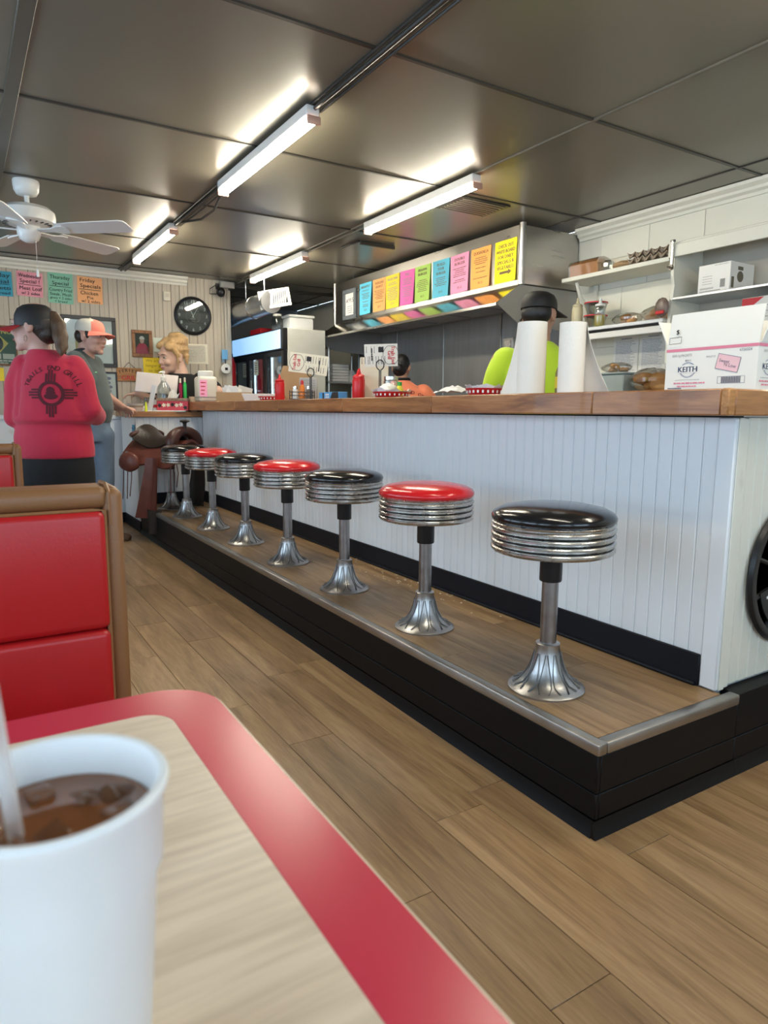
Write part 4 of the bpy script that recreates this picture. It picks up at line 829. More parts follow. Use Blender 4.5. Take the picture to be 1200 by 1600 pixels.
rule(mb, -.02, -.070, .13, .005); rule(mb, .055, -.035, .03, .045); mb.ob('print', INKG, wbx, M=M_)
mb = Mb(); mb.prism([(.03*math.cos(a),.03*math.sin(a)) for a in np.linspace(0,2*PI,20)[:-1]], 0, .0006, M=TR(-.02,.0,0)); rule(mb, -.02,.045,.05,.02); rule(mb,-.09,-.035,.025,.06); mb.ob('emblem', mat('print_bronze', (.14,.12,.08), .5), wbx, M=frame((.115,-.1956,.0775), (1,0,0), (0,-1,0)))
fz = thing('foil_roll', 'clear crinkled plastic wrap left of the white carton', 'plastic wrap', (3.76,2.62,1.804)); Mb().tube([(-.02,-.05,.015),(0,0,.017),(.02,.055,.015)], .014, 10).ob('roll', CLEARP, fz, 15)
rcx = carton('grocery_carton', 'grey and red carton on the low cabinet shelf', 'carton', (3.72,2.27,1.469), .20, .24, .275, mat('carton_grey', (.60,.60,.58), .5)); Mb().prism([(-.12,-.13),(-.12,.135),(.0,.135),(-.05,.10),(-.09,.03),(-.10,-.13)], 0, .0008).ob('print', INKR, rcx, M=frame((-.0006,-.12,.137), (0,-1,0), (-1,0,0)))
mb = Mb(); rr = random.Random(5)
for i in range(3): scribble(mb, -.03, .06, .09-.03*i, .006, rr)
mb.ob('lettering', INKG, rcx, M=frame((-.0016,-.12,.137), (0,-1,0), (-1,0,0)))

# ================================================================== FRIDGE AND BACK KITCHEN
FX, FY0, FY1, FZ = 2.715, 6.24, 7.68, 1.905
fr = thing('display_fridge', 'three-door glass display fridge with a lit blue-white header', 'fridge', (3.0,6.96,0)); FG = mat('fridge_side_grey', (.58,.58,.52), .4); FB = mat('fridge_black', (.010,.010,.012), .3)
for nm, a, b, m_ in (('end_panel',(FX+.05,FY0,0),(3.17,FY0+.03,FZ),FG),('end_panel',(FX+.05,FY1-.03,0),(3.17,FY1,FZ),FG),('back_panel',(3.14,FY0+.0305,0),(3.17,FY1-.0305,FZ),FG),('top_panel',(FX+.05,FY0+.0305,FZ-.03),(3.1395,FY1-.0305,FZ),FG),('base',(FX+.05,FY0+.0305,0),(3.1395,FY1-.0305,.25),FB),('header',(FX,FY0,1.70),(FX+.0495,FY1,FZ),FB),('kick_panel',(FX,FY0,0),(FX+.0495,FY1,.25),FB)): W(Mb().rbox(a, b, .003), nm, m_, fr)
W(Mb().rbox((FX-.006,FY0+.055,1.715), (FX-.0005,FY1-.02,FZ-.012), .002), 'light_panel', mat('fridge_light_panel', (.75,.88,1), .4, emit=(.30,.58,.95), estr=.62), fr)
W(Mb().box((3.09,FY0+.031,.251), (3.1395,FY1-.031,1.87)), 'liner', mat('fridge_liner', (.70,.78,.84), .4), fr, 0)
dw = (FY1-FY0)/3
for k in range(3):
    a, b = FY0+dw*k+.003, FY0+dw*(k+1)-.003; mb = Mb(); z0, z1 = .255, 1.695
    for p_, q_ in (((FX,a,z0),(FX+.045,a+.045,z1)),((FX,b-.045,z0),(FX+.045,b,z1)),((FX,a+.0452,z1-.05),(FX+.045,b-.0452,z1)),((FX,a+.0452,z0),(FX+.045,b-.0452,z0+.05))): mb.rbox(p_, q_, .003)
    d = W(mb, 'door', FB, fr)
    l = fr.location; Mb().box((FX+.018-l[0],a+.0455-l[1],z0+.0505), (FX+.024-l[0],b-.0455-l[1],z1-.0505)).ob('pane', GLASS, d, 0)
    W(Mb().rbox((FX+.075,b-.012,.30), (FX+.090,b+.012,1.66), .003), 'inner_light', mat('fridge_tube', (.9,.95,1), .4, emit=(.70,.86,1), estr=3.0), fr)
    for z in (.62,.98,1.32): W(Mb().rbox((FX+.10,a+.03,z), (3.08,b-.03,z+.012), .002), 'shelf', GALV, fr)
rr = random.Random(21)
for k in range(3):
    for z, hh in ((1.332,.20),(.992,.22)):
        for j in range(3):
            y = FY0+dw*k+.12+.12*j; t = thing('fridge_bottle', '%s bottle in the %s row behind the fridge door %s' % (('dark red','clear','tan')[j], 'upper' if z > 1.2 else 'lower', ('nearest the camera', 'in the middle', 'beside the wall')[k]), 'bottle', (FX+.17,y,z+.0125), group='bottles in the fridge')
            h_ = hh*rr.uniform(.7,1); Mb().lathe([(0,0),(.030,0),(.030,h_*.6),(.012,h_*.8),(.012,h_),(0,h_)], 12).ob('body', [mat('bottle_red', (.35,.02,.05), .3), mat('bottle_clear', (.7,.72,.70), .2), mat('bottle_tan', (.55,.40,.2), .3)][j], t)
for k, (y, z, c) in enumerate(((6.99,1.56,'palegreen'),(7.33,1.55,'palegreen'),(7.20,1.36,'white'))):
    p = thing('door_note', ['pale green note on the middle fridge door', 'pale green note on the fridge door beside the wall', 'white note lower on the fridge door'][k], 'note', (FX+.016,y,z)); Mb().box((-.055,-.075,0), (.055,.075,.001)).ob('sheet', MATS['paper_palegreen'] if c != 'white' else PAPERW, p, 0, M=frame((0,0,0), (0,-1,0), (-1,0,0)))
    mb = Mb(); rr2 = random.Random(k)
    for i in range(5): scribble(mb, -.04, .04, .05-.022*i, .007, rr2, .0015)
    mb.ob('lettering', INK, p, M=frame((0,0,0), (0,-1,0), (-1,0,0)))
t = thing('plastic_jug', 'tall translucent plastic jug on top of the fridge', 'jug', (2.90,6.80,FZ+.001)); Mb().lathe([(0,0),(.062,0),(.066,.01),(.066,.13),(.045,.165),(.042,.19),(0,.19)], 20).ob('body', CLEARP, t); Mb().lathe([(.046,.178),(.046,.20),(0,.20)], 16).ob('lid', WPLAS, t)
t = thing('storage_tub', 'white lidded storage tub on top of the fridge', 'tub', (2.96,6.40,FZ+.001)); Mb().rbox((-.14,-.09,0), (.12,.09,.115), .02, 2).ob('body', WPLAS, t); Mb().rbox((-.15,-.10,.1155), (.13,.10,.14), .012, 2).ob('lid', WPLAS, t)
t = thing('clear_bin', 'clear round food bin on the fridge beside the hood', 'bin', (3.055,6.62,FZ+.001)); Mb().lathe([(0,0),(.09,0),(.105,.10),(.11,.105),(.105,.108),(0,.108)], 24).ob('body', CLEARP, t)
t = thing('red_carton', 'red carton on top of the fridge behind the jug', 'carton', (2.84,7.15,FZ+.001)); Mb().rbox((-.06,-.18,0), (.1,.12,.07), .004).ob('box', KRED, t)
t = thing('red_extinguisher', 'red cylinder beside the fridge at the wall corner', 'fire extinguisher', (2.56,7.30,.9)); Mb().lathe([(0,0),(.05,0),(.055,.02),(.055,.7),(.03,.78),(0,.78)], 16).ob('tank', KRED, t); Mb().rbox((-.02,-.03,.775), (.02,.03,.82), .006).ob('valve', RUBBER, t)
# duct with grille
du = thing('air_duct', 'round galvanised air duct with a white end grille above the fridge', 'duct', (2.62,6.9,2.14))
Mb().tube([(0,-.62,0),(0,.2,-.005),(0,.75,-.03)], .105, 24).ob('pipe', GALV, du, 40)
for y in (-.2,.28): Mb().lathe([(.108,-.012),(.112,-.006),(.112,.006),(.108,.012),(.1055,.012),(.1055,-.012),(.108,-.012)], 28, M=TR(0,y,-.002) @ Matrix.Rotation(PI/2, 4, 'X')).ob('band', CHROME, du)
gm = TR(.03,-.63,.03) @ Matrix.Rotation(math.radians(-28), 4, 'Z') @ Matrix.Rotation(PI/2, 4, 'X') @ rotz(.18); mb = Mb()
for a, b in (((-.15,-.085),(.15,-.055)),((-.15,.055),(.15,.085)),((-.15,-.0548),(-.12,.0548)),((.12,-.0548),(.15,.0548))): mb.rbox((*a,0), (*b,.014), .003)
gr = mb.ob('grille', WENAM, du, M=gm); Mb().box((-.12,-.055,-.004), (.12,.055,.001)).ob('grille_back', RUBBER, gr, 0)
for k in range(13): Mb().rbox((-.006,-.055,.002), (.004,.055,.010), .001).ob('louver', WENAM, gr, loc=(-.108+.018*k,0,0), rot=(0,0,-.25))
for y in (-.45,.05): Mb().tube([(0,y,.10),(0,y,ZC-2.145)], .006, 6).ob('hanger', GALV, du)
# rear steel shelf with foam boxes
rs = thing('steel_shelf', 'steel shelf unit beyond the far end of the hood', 'shelf', (3.6,6.72,0))
for z in (.5,1.405,1.80): W(Mb().rbox((3.34,6.52,z), (3.90,7.0,z+.02), .003), 'shelf_board', STEEL, rs)
for x, y in ((3.36,6.54),(3.88,6.54),(3.36,6.98),(3.88,6.98)): W(Mb().tube([(x,y,0),(x,y,1.90)], .012, 8), 'post', STEEL, rs)
for k in range(6):
    o = Mb().rbox((-.10,-.10,0), (.10,.10,.029), .010, 2).ob('foam_box', FOAM, loc=(3.50,6.63,1.426+.0305*k)); tag(o, '%s white foam takeout box in the stack on the steel shelf' % ('lowest','second lowest','third lowest','third from top','second from top','topmost')[k], 'takeout box', 'stacked foam takeout boxes')
t = thing('white_tub', 'small white tub beside the stack of foam boxes', 'tub', (3.66,6.60,1.426)); Mb().lathe([(0,0),(.042,0),(.05,.10),(.035,.125),(0,.128)], 14).ob('body', WPLAS, t)
o = Mb().lathe([(0,0),(.14,0),(.155,.13),(.16,.14),(0,.14)], 24).ob('clear_tub', CLEARP, loc=(3.52,6.72,1.821)); tag(o, 'clear round tub on top of the steel shelf', 'tub')
# ================================================================== ON THE LUNCH COUNTER
ZK = ZT1+.0008
kb = thing('sweetener_carton', 'open white carton with a pink stripe on the counter end', 'carton', (1.985,1.150,ZK))
D_, Wd, H_ = .26, .305, .138; CW = mat('carton_white', (.80,.78,.72), .55, 0, .03); CI = mat('carton_inside', (.50,.36,.22), .7)
mb = Mb(); t_ = .004
for a, b in (((0,0,0),(D_,Wd,t_)),((0,0,t_),(t_,Wd,H_)),((D_-t_,0,t_),(D_,Wd,H_)),((t_,0,t_),(D_-t_,t_,H_)),((t_,Wd-t_,t_),(D_-t_,Wd,H_))): mb.box(a, b)
mb.ob('box', CW, kb, 0)
def flap(p0, p1, out, L, nm='flap'):
    p0, p1, out = Vector(p0), Vector(p1), Vector(out); d = out.normalized()*L; n_ = (p1-p0).cross(d).normalized()*.0035
    Mb().add([tuple(p) for p in (p0,p1,p1+d,p0+d,p0+n_,p1+n_,p1+d+n_,p0+d+n_)], [(0,1,2,3),(7,6,5,4),(0,4,5,1),(1,5,6,2),(2,6,7,3),(3,7,4,0)]).ob(nm, CW, kb, 0)
flap((0,0,H_), (0,Wd,H_), (.12,-.04,1), .107); flap((D_-.004,Wd,H_), (D_-.004,0,H_), (.4,0,1), .10); flap((.01,.001,H_), (D_-.01,.001,H_), (.06,-.35,1), .10); flap((D_-.01,Wd-.001,H_), (.01,Wd-.001,H_), (0,.5,1), .10)
MF = frame((-.0008,Wd/2,H_/2), (0,-1,0), (-1,0,0)); MS = frame((D_/2,-.0008,H_/2), (1,0,0), (0,-1,0))
def keith(M_, par, sx):
    mb = Mb(); rule(mb, 0, H_/2-.009, sx, .009); mb.ob('pink_stripe', PINKL, par, M=M_)
    mb = Mb(); c0 = -.072 if sx > .28 else -.07
    ringp = lambda r0, r1: mb.add([(c0+r*math.cos(a)*1.02, -.003+r*math.sin(a)*.86, .0002) for r in (r0,r1) for a in np.linspace(0,2*PI,33)[:-1]], [(k,(k+1) % 32,32+(k+1) % 32,32+k) for k in range(32)])
    ringp(.026,.0275); ringp(.0235,.0242)
    mb.ob('emblem_ring', INKB, par, M=M_)
    Mb().add([(c0-.034,-.012,.0004),(c0+.034,-.012,.0004),(c0+.034,.012,.0004),(c0-.034,.012,.0004)], [(0,1,2,3)]).ob('emblem_band', CW, par, M=M_)
    mb = Mb(); text(mb, 'KEITH', .024, c0, -.002, .0007, width=.066, bold=.0008); text(mb, 'BEN E', .008, c0, .026, .0007); rule(mb, c0, -.034, .085, .0008, .0007); mb.ob('lettering', mat('ink_navy', (.03,.05,.11), .6), par, M=M_)
    scribble(scribble(Mb(), c0-.047, c0+.063, -.044, .005, random.Random(1), .0007), c0-.035, c0+.035, -.054, .0045, random.Random(2), .0007).ob('lettering', PINKL, par, M=M_)
    text(Mb(), '2000-1g PACKETS', .011, -.095 if sx > .28 else -.07, .043, .0007, width=.07).ob('lettering', INKG, par, M=M_)
keith(MF, kb, Wd); keith(MS, kb, D_)
mb = Mb(); mp_ = rotz(-.22)
Mb().box((-.036,-.022,.0002), (.036,.022,.0005), M=TR(.062,.012,0) @ mp_).ob('packet_print', mat('packet_pink', (.82,.52,.55), .6), kb, 0, M=MF)
for a, b in (((-.037,-.023),(.037,-.0218)),((-.037,.0218),(.037,.023)),((-.037,-.0216),(-.0358,.0216)),((.0358,-.0216),(.037,.0216))): mb.box((*a,.0003), (*b,.0008), M=TR(.062,.012,0) @ mp_)
text(text(mb, 'Sweet', .014, .050, .018, .0009, -.22), "'N Low", .014, .068, .004, .0009, -.22)
for k in range(22): rule(mb, .045+.0028*k, -.038, .0014 if k % 3 else .002, .018, .0006)
for x, y, w, h in ((.075,-.028,.086,.001),(.075,-.048,.086,.001),(.032,-.038,.001,.02),(.118,-.038,.001,.02)): rule(mb, x, y, w, h, .0006)
text(text(mb, '6720324', .011, .115, .048, .0006), 'PRODUCT OF', .007, .005, .034, .0006, width=.03); rr = random.Random(3); scribble(mb, -.14, -.09, -.060, .004, rr, .0006)
mb.ob('lettering', mat('ink_slate', (.10,.10,.16), .6), kb, M=MF)
mb = Mb(); FM = frame((-.0012+.006,Wd/2+.003,H_+.052), (0,-1,.045), (-1,0,.12))
for x, y, w, h in ((-.118,-.016,.042,.0014),(-.118,-.036,.042,.0014),(-.139,-.026,.0014,.02),(-.097,-.026,.0014,.02)): rule(mb, x, y, w, h)
text(mb, '$', .02, -.112, .0, 0, bold=.001); mb.ob('lettering', INK, kb, M=FM @ TR(0,0,.006))
# paper towel rolls with a loose hanging sheet
PT = mat('paper_towel', (.80,.77,.71), .8, 0, .04, 20, .15, 120)
def towel(label, loc, rz, h, flare, r):
    t = thing('paper_towel_roll', label, 'paper towel', loc, rz, group='paper towel rolls on the counter')
    Mb().lathe([(.020,0),(r,0),(r,h),(.020,h),(.018,h-.002),(.018,.002),(.020,0)], 40).ob('roll', PT, t)
    Mb().lathe([(.019,.001),(.0195,h-.001),(.0165,h-.001),(.0165,.001)], 16).ob('core', CARD, t)
    def sh(u, v):
        a = PI*.5+u*1.9; k = flare*(1-v)**1.4*max(0,u-.25)/.75; rr_ = r+.0025+k
        return (-rr_*math.cos(a-PI*.95)-.02*k*0, rr_*math.sin(a-PI*.95)*.9, h*v)
    Mb().sheet(sh, 16, 10, .0012).ob('loose_sheet', PT, t, 60)
    return t
towel('paper towel roll with a wide loose sheet in front of the cook in lime', (1.99,2.085,ZK), math.radians(-75), .285, .13, .058)
towel('paper towel roll closer to the white carton', (1.99,1.870,ZK), math.radians(150), .262, .095, .049)
hs = thing('hot_sauce_bottle', 'hot sauce bottle with red cap and yellow label between the towel rolls', 'sauce bottle', (2.06,1.985,ZK))
Mb().lathe([(0,0),(.023,0),(.0245,.004),(.0245,.085),(.018,.105),(.0105,.118),(.010,.150),(0,.150)], 20).ob('glass', mat('hot_sauce_glass', (.30,.24,.10), .15), hs); Mb().lathe([(.0255,.025),(.0255,.070)], 20).ob('label_band', paper('hot_yellow', (.85,.62,.05)), hs); scribble(Mb(), -.018, .018, 0, .010, random.Random(4)).ob('lettering', INKR, hs, M=frame((-.0150,-.0222,.048), (.83,-.56,0), (-.56,-.83,0)))
Mb().lathe([(.0125,.148),(.0125,.176),(0,.177)], 16).ob('cap', KRED, hs)
cd2 = thing('condiment_caddy', 'black wire condiment caddy between the paper towel rolls', 'caddy', (2.13,1.95,ZK)); mb = Mb()
for z in (.01,.06): mb.tube([(-.05,-.06,z),(.05,-.06,z),(.05,.06,z),(-.05,.06,z)], .003, 6, closed=True)
for x, y in ((-.05,-.06),(.05,-.06),(.05,.06),(-.05,.06)): mb.tube([(x,y,0),(x,y,.06)], .003, 6)
mb.ob('wire_frame', RUBBER, cd2)
def fbasket(label, loc, rz, lining=True, s_=1.0):
    t = thing('food_basket', label, 'food basket', loc, rz, group='red plastic food baskets'); n = 24; a_, b_ = .125*s_, .085*s_
    el = lambda k, z: [(a_*k*math.cos(q), b_*k*math.sin(q), z) for q in np.linspace(0,2*PI,n+1)[:-1]]
    Mb().loft([el(.82,0), el(1,.030), el(.985,.0305), el(.80,.003)], cap=False).ob('basket', KRED, t); mb = Mb()
    for k in range(n): q = 2*PI*k/n; mb.rbox((-.004,-.002,.010), (.004,.0015,.022), .0005, M=rotz(0) @ TR(a_*.935*math.cos(q), b_*.935*math.sin(q), 0) @ rotz(math.atan2(math.sin(q)/b_, math.cos(q)/a_)-PI/2))
    mb.ob('slots', PAPERW, t, kind='stuff'); Mb().prism([(p[0]*.8,p[1]*.8) for p in el(1,0)], .002, .006).ob('bottom', KRED, t)
    if lining:
        rr = random.Random(int(loc[1]*100)); mb = Mb(); rings = [[((a_*k+rr.uniform(-.01,.012))*math.cos(q), (b_*k+rr.uniform(-.01,.012))*math.sin(q), z+rr.uniform(-.01,.012)) for q in np.linspace(0,2*PI,n+1)[:-1]] for k, z in ((.7,.006),(.86,.024),(.98,.040))]
        mb.loft(rings, cap=False).ob('paper_liner', PAPERW, t, 15)
    return t
fbasket('red basket with white paper liner left of the paper towel rolls', (1.985,2.36,ZK), .6)
fk = thing('foil_wrap', 'crinkled white food wrapper lying over the red basket', 'wrapper', (1.97,2.56,ZK)); rr = random.Random(17); Mb().sheet(lambda u, v: (-.06+.12*u, -.09+.18*v, .02+.028*math.sin(u*PI)*math.sin(v*PI)+rr.uniform(-.005,.005)), 8, 8, .001).ob('sheet', PAPERW, fk, 10)
fbasket('red basket of lemons and napkins beside the orange-shirted cook', (1.985,3.13,ZK), .55, True, 1.1)
fbasket('flat red basket next to the far ketchup bottle', (1.985,4.78,ZK), .5, False)
for lb, loc, h in (('red ketchup bottle standing alone left of the first menu', (1.95,4.55,ZK), .182), ('red ketchup bottle in front of the white stand by the second menu', (1.95,3.43,ZK), .160), ('red ketchup bottle half hidden behind the other one', (2.03,3.56,ZK), .178)):
    squeeze('ketchup_bottle', lb, 'ketchup bottle', loc, .034, h, KRED, KRED, 'red squeeze bottles on the counter')
hrv, hfv = Vector((math.cos(YAW),-math.sin(YAW),0)), Vector((math.sin(YAW),math.cos(YAW),0))
def menu(label, c, w, h, rz, ring_dx, flip):
    t = thing('menu_stand', label, 'menu', (c[0],c[1],ZK)); zc = c[2]-ZK; M_ = frame((0,0,zc), hrv, -hfv+Vector((0,0,-.05))) @ rotz(rz)
    Mb().box((-w/2,-h/2,-.002), (w/2,h/2,.001)).ob('menu_card', PAPERC if not flip else mat('paper_menu', (.74,.72,.66), .5), t, 0, M=M_)
    s_ = -1 if not flip else 1; a = PI/2 if not flip else -PI/2; mb = Mb()
    text(text(mb, 'Trails End', .030, s_*w*.36, 0, .0015, a, width=h*.78, bold=.0010), 'Grill', .030, s_*w*.25, 0, .0015, a, width=h*.36, bold=.0010); mb.ob('lettering', INKR, t, M=M_)
    mb = Mb(); rr = random.Random(int(w*1000)); A = rotz(a)
    for bx_, by_ in ((-.05,0),(0,0),(.045,.0)):
        for i in range(5): scribble(mb, -.05 if i % 2 else .005, -.012 if i % 2 else .05, -.0+.009*i-.02, .0035, rr, .0015, M=TR(bx_*-s_+ -s_*.045,0,0) @ A)
    pts = [(s_*w*.30+.075*math.cos(q)*.62, h*.42*math.sin(q)*(1+.06*math.cos(6*q)), .0016) for q in np.linspace(0,2*PI,28)[:-1]]; mb.tube(pts, .0012, 4, closed=True)
    scribble(mb, -.04, .03, 0, .010, rr, .0015, M=TR(-s_*w*.28,0,0) @ A); rule(mb, 0, h*.25, .03, .03, .0015); mb.ob('lettering', INK, t, M=M_)
    d = hrv*ring_dx; q0 = Vector((0,0,0))+d-hfv*.012
    ringc = q0+Vector((0,0,zc-.055)); pts = [tuple(ringc+hrv*.022*math.sin(q)-Vector((0,0,.028*math.cos(q)))) for q in np.linspace(.25,2*PI-.25,20)]
    Mb().tube([tuple(q0+hrv*.004), tuple(q0+hrv*.004+Vector((0,0,zc-.085)))]+pts+[tuple(q0-hrv*.004+Vector((0,0,zc-.085))), tuple(q0-hrv*.004)], .0032, 8).ob('wire_holder', RUBBER, t)
    Mb().lathe([(.03,0),(.03,.004),(0,.005)], 16, tuple(q0)).ob('foot', RUBBER, t); return t
menu('menu card clipped in a wire stand above the shaker caddy', (1.96,4.10,1.418), .250, .125, -.12, .015, False)
menu('menu card clipped in a wire stand beside the orange-shirted cook', (2.08,3.396,1.434), .189, .125, .03, -.005, True)
sc2 = thing('shaker_caddy', 'black wire caddy of shakers under the first menu', 'caddy', (1.955,4.19,ZK), -.6); mb = Mb()
for z in (.004,.028,.05): mb.tube([(-.075,-.045,z),(.075,-.045,z),(.075,.045,z),(-.075,.045,z)], .003, 6, closed=True)
for x, y in ((-.075,-.045),(.075,-.045),(.075,.045),(-.075,.045)): mb.tube([(x,y,0),(x,y,.06)], .003, 6)
mb.ob('wire_frame', RUBBER, sc2); Mb().box((-.074,-.044,.003), (.074,.044,.006)).ob('tray', RUBBER, sc2, 0)
for k, (lb, dx, dy, cm, capm, h) in enumerate((('salt shaker with metal cap in the wire caddy',-.045,.0,PAPERW,CHROME,.085),('pepper shaker with metal cap in the wire caddy',.045,.0,mat('pepper', (.16,.12,.09), .6),CHROME,.085),('small hot sauce bottle with red cap in the wire caddy',0,.0,mat('sauce_orange', (.72,.20,.03), .25),KRED,.125))):
    c, s_ = math.cos(-.6), math.sin(-.6); t = thing('shaker', lb, 'shaker', (1.955+c*dx-s_*dy, 4.19+s_*dx+c*dy, ZK+.0065)); Mb().lathe([(0,0),(.019,0),(.020,.004),(.017,h*.62),(.010 if k == 2 else .016,h*.75),(0,h*.75)], 14).ob('body', cm, t); Mb().lathe([(.011 if k == 2 else .0175,h*.74),(.011 if k == 2 else .017,h*.92),(0,h)], 14).ob('cap', capm, t)
t = thing('blue_box', 'blue and black straw box lying on the counter', 'box', (1.965,3.77,ZK)); Mb().rbox((-.03,-.13,0), (.03,.13,.042), .002).ob('box', mat('box_blue', (.08,.33,.68), .4), t); mb = Mb(); mb.add([(.02,-.02,0),(.128,-.02,0),(.128,.02,0),(.05,.02,0)], [(0,1,2,3)]); rule(mb,-.07,0,.018,.036); mb.ob('print', INK, t, M=frame((-.0306,0,.021), (0,-1,0), (-1,0,0)))
mb = Mb()
for i in range(3): rule(mb, -.035+.018*i, .006, .012, .010); rule(mb, -.035+.018*i, -.009, .012, .010)
mb.ob('print', PAPERW, t, M=frame((-.0308,0,.021), (0,-1,0), (-1,0,0)))
t = thing('glass_jar', 'small glass jar with metal lid behind the second menu stand', 'jar', (2.05,3.24,ZK)); Mb().lathe([(0,0),(.040,0),(.042,.004),(.042,.095),(.036,.102),(.033,.102),(.038,.094),(.038,.006),(0,.006)], 20).ob('glass', GLASS, t); Mb().lathe([(.038,.098),(.040,.10),(.040,.118),(0,.119)], 20).ob('lid', CHROME, t); Mb().lathe([(0,.007),(.036,.007),(.036,.06),(0,.06)], 16).ob('contents', PAPERC, t)
t = thing('lemon_juice', 'small yellow bottle with a green cap in the red basket', 'bottle', (1.99,3.06,ZK+.0065)); Mb().lathe([(0,0),(.020,.004),(.022,.03),(.012,.055),(0,.055)], 14).ob('body', mat('lemon_yellow', (.75,.62,.05), .35), t); Mb().lathe([(.012,.052),(.012,.075),(0,.077)], 12).ob('cap', mat('cap_green', (.03,.35,.05), .4), t)
for k, (y, x) in enumerate(((3.15,1.97),(3.20,2.01))):
    t = thing('napkin_wad', 'crumpled white napkin in the basket, %s one' % ('near' if k == 0 else 'far'), 'napkin', (x,y,ZK+.0065)); rr = random.Random(k+70); mb = Mb().ball((0,0,.035), (.05,.05,.034), 12); mb.v = [(p[0]*rr.uniform(.75,1.2), p[1]*rr.uniform(.75,1.2), max(.001,p[2]*rr.uniform(.8,1.15))) for p in mb.v]; mb.ob('wad', PAPERW, t, 10)
t = thing('paper_sack', 'standing brown paper sack behind the first menu', 'bag', (2.20,4.86,ZK), -.5); Mb().loft([[(x*k+.01*i,y*k,z) for x, y in ((-.11,-.05),(.11,-.05),(.12,0),(.11,.05),(-.11,.05),(-.12,0))] for i, (k, z) in enumerate(((1,0),(1.0,.14),(.97,.22),(.93,.262)))]).ob('bag', CARD, t, 25)
t = thing('white_stand', 'tall white card leaning behind the second menu', 'card', (2.14,3.57,ZK), -.55); Mb().rbox((-.085,-.012,0), (.085,.012,.245), .004).ob('card', PAPERC, t)
t = thing('grey_tin', 'grey printed tin behind the shaker caddy', 'tin', (2.06,4.31,ZK), -.5); Mb().rbox((-.06,-.03,0), (.06,.03,.15), .004).ob('tin', mat('tin_grey', (.40,.40,.39), .4), t); mb = Mb(); rr = random.Random(8)
for i in range(8): scribble(mb, -.045, .045, .055-.016*i, .005, rr)
mb.ob('lettering', INKG, t, M=frame((0,-.0305,.075), (1,0,0), (0,-1,0)))
t = thing('foam_tray', 'white foam takeout tray left of the far ketchup bottle', 'takeout box', (2.0,5.06,ZK), -.4); Mb().loft([[(x*k,y*k,z) for x, y in ((-.13,-.10),(.13,-.10),(.13,.10),(-.13,.10))] for k, z in ((.85,0),(1,.05),(1.02,.052),(.97,.054),(.83,.006))]).ob('tray', FOAM, t, 20)
t = thing('paper_box', 'low brown cardboard box stuffed with white papers', 'box', (2.0,5.62,ZK), -.45); mb = Mb()
for a, b in (((-.14,-.09,0),(.14,.09,.004)),((-.14,-.09,.004),(.14,-.086,.075)),((-.14,.086,.004),(.14,.09,.075)),((-.14,-.086,.004),(-.136,.086,.075)),((.136,-.086,.004),(.14,.086,.075))): mb.box(a, b)
mb.ob('box', CARD, t, 0); rr = random.Random(14)
for k in range(7): Mb().sheet(lambda u, v: (-.06+.12*u, .002*math.sin(6*u), .10*v), 4, 3, .001).ob('paper', PAPERW, t, loc=(rr.uniform(-.07,.07),rr.uniform(-.06,.06),.026), rot=(rr.uniform(-.3,.3),rr.uniform(-.35,.35),rr.uniform(-.6,.6)))
jg = thing('tip_jar', 'big white plastic jar with a pink note at the counter end', 'jar', (1.98,6.34,ZK)); Mb().rbox((-.088,-.085,0), (.088,.085,.235), .030, 4).ob('body', mat('jar_translucent', (.66,.64,.57), .35), jg); Mb().lathe([(.066,.230),(.070,.238),(.070,.278),(.064,.284),(0,.285)], 28).ob('lid', WPLAS, jg); Mb().rbox((-.0892,-.0862,.012), (.0892,.0862,.075), .030, 4).ob('contents', mat('jar_coins', (.36,.33,.30), .5, 0, .4, 60), jg)
pj = Mb().rbox((-.034,-.075,0), (.034,.075,.002), .0005).ob('pink_note', paper('jar_pink', (.92,.42,.66)), jg, M=frame((-.05,-.0885,.125), (1,0,0), (0,-1,0))); mb = Mb()
rr = random.Random(4)
for i in range(4): scribble(mb, -.026, .026-.006*i, .05-.034*i, .013, rr, .0026)
mb.ob('lettering', INKR, pj)
# ================================================================== ON THE REGISTER COUNTER
ZG = ZR1+.0018
rg = thing('register_tablet', 'pale cash register screen seen from behind', 'cash register', (1.64,6.70,ZG), -YAW*.9)
Mb().rbox((-.12,-.02,0), (.12,.10,.02), .006).ob('base', WPLAS, rg); Mb().tube([(0,.05,.02),(0,.03,.22)], .022, 12).ob('neck', WPLAS, rg)
Mb().rbox((-.195,-.010,-.095), (.195,.010,.095), .009, 3).ob('screen', mat('screen_shell', (.78,.70,.67), .35), rg, M=TR(-.02,.015,.262) @ Matrix.Rotation(.09, 4, 'Y') @ Matrix.Rotation(-.18, 4, 'X'))
sn = thing('sanitizer_bottle', 'clear pump bottle of hand sanitizer in front of the register', 'pump bottle', (1.648,6.545,ZG)); Mb().lathe([(0,0),(.058,0),(.062,.006),(.062,.20),(.052,.235),(.024,.275),(.022,.285),(0,.285)], 24).ob('body', CLEARP, sn); Mb().lathe([(0,.004),(.056,.004),(.057,.12),(0,.12)], 20).ob('gel', mat('gel', (.78,.58,.48), .2), sn)
Mb().lathe([(.024,.284),(.026,.288),(.026,.315),(.012,.322),(.009,.345),(.018,.352),(.016,.372),(0,.376)], 16).ob('pump', WPLAS, sn); Mb().tube([(0,0,.362),(-.03,-.02,.362),(-.045,-.03,.352)], .006, 8).ob('spout', WPLAS, sn)
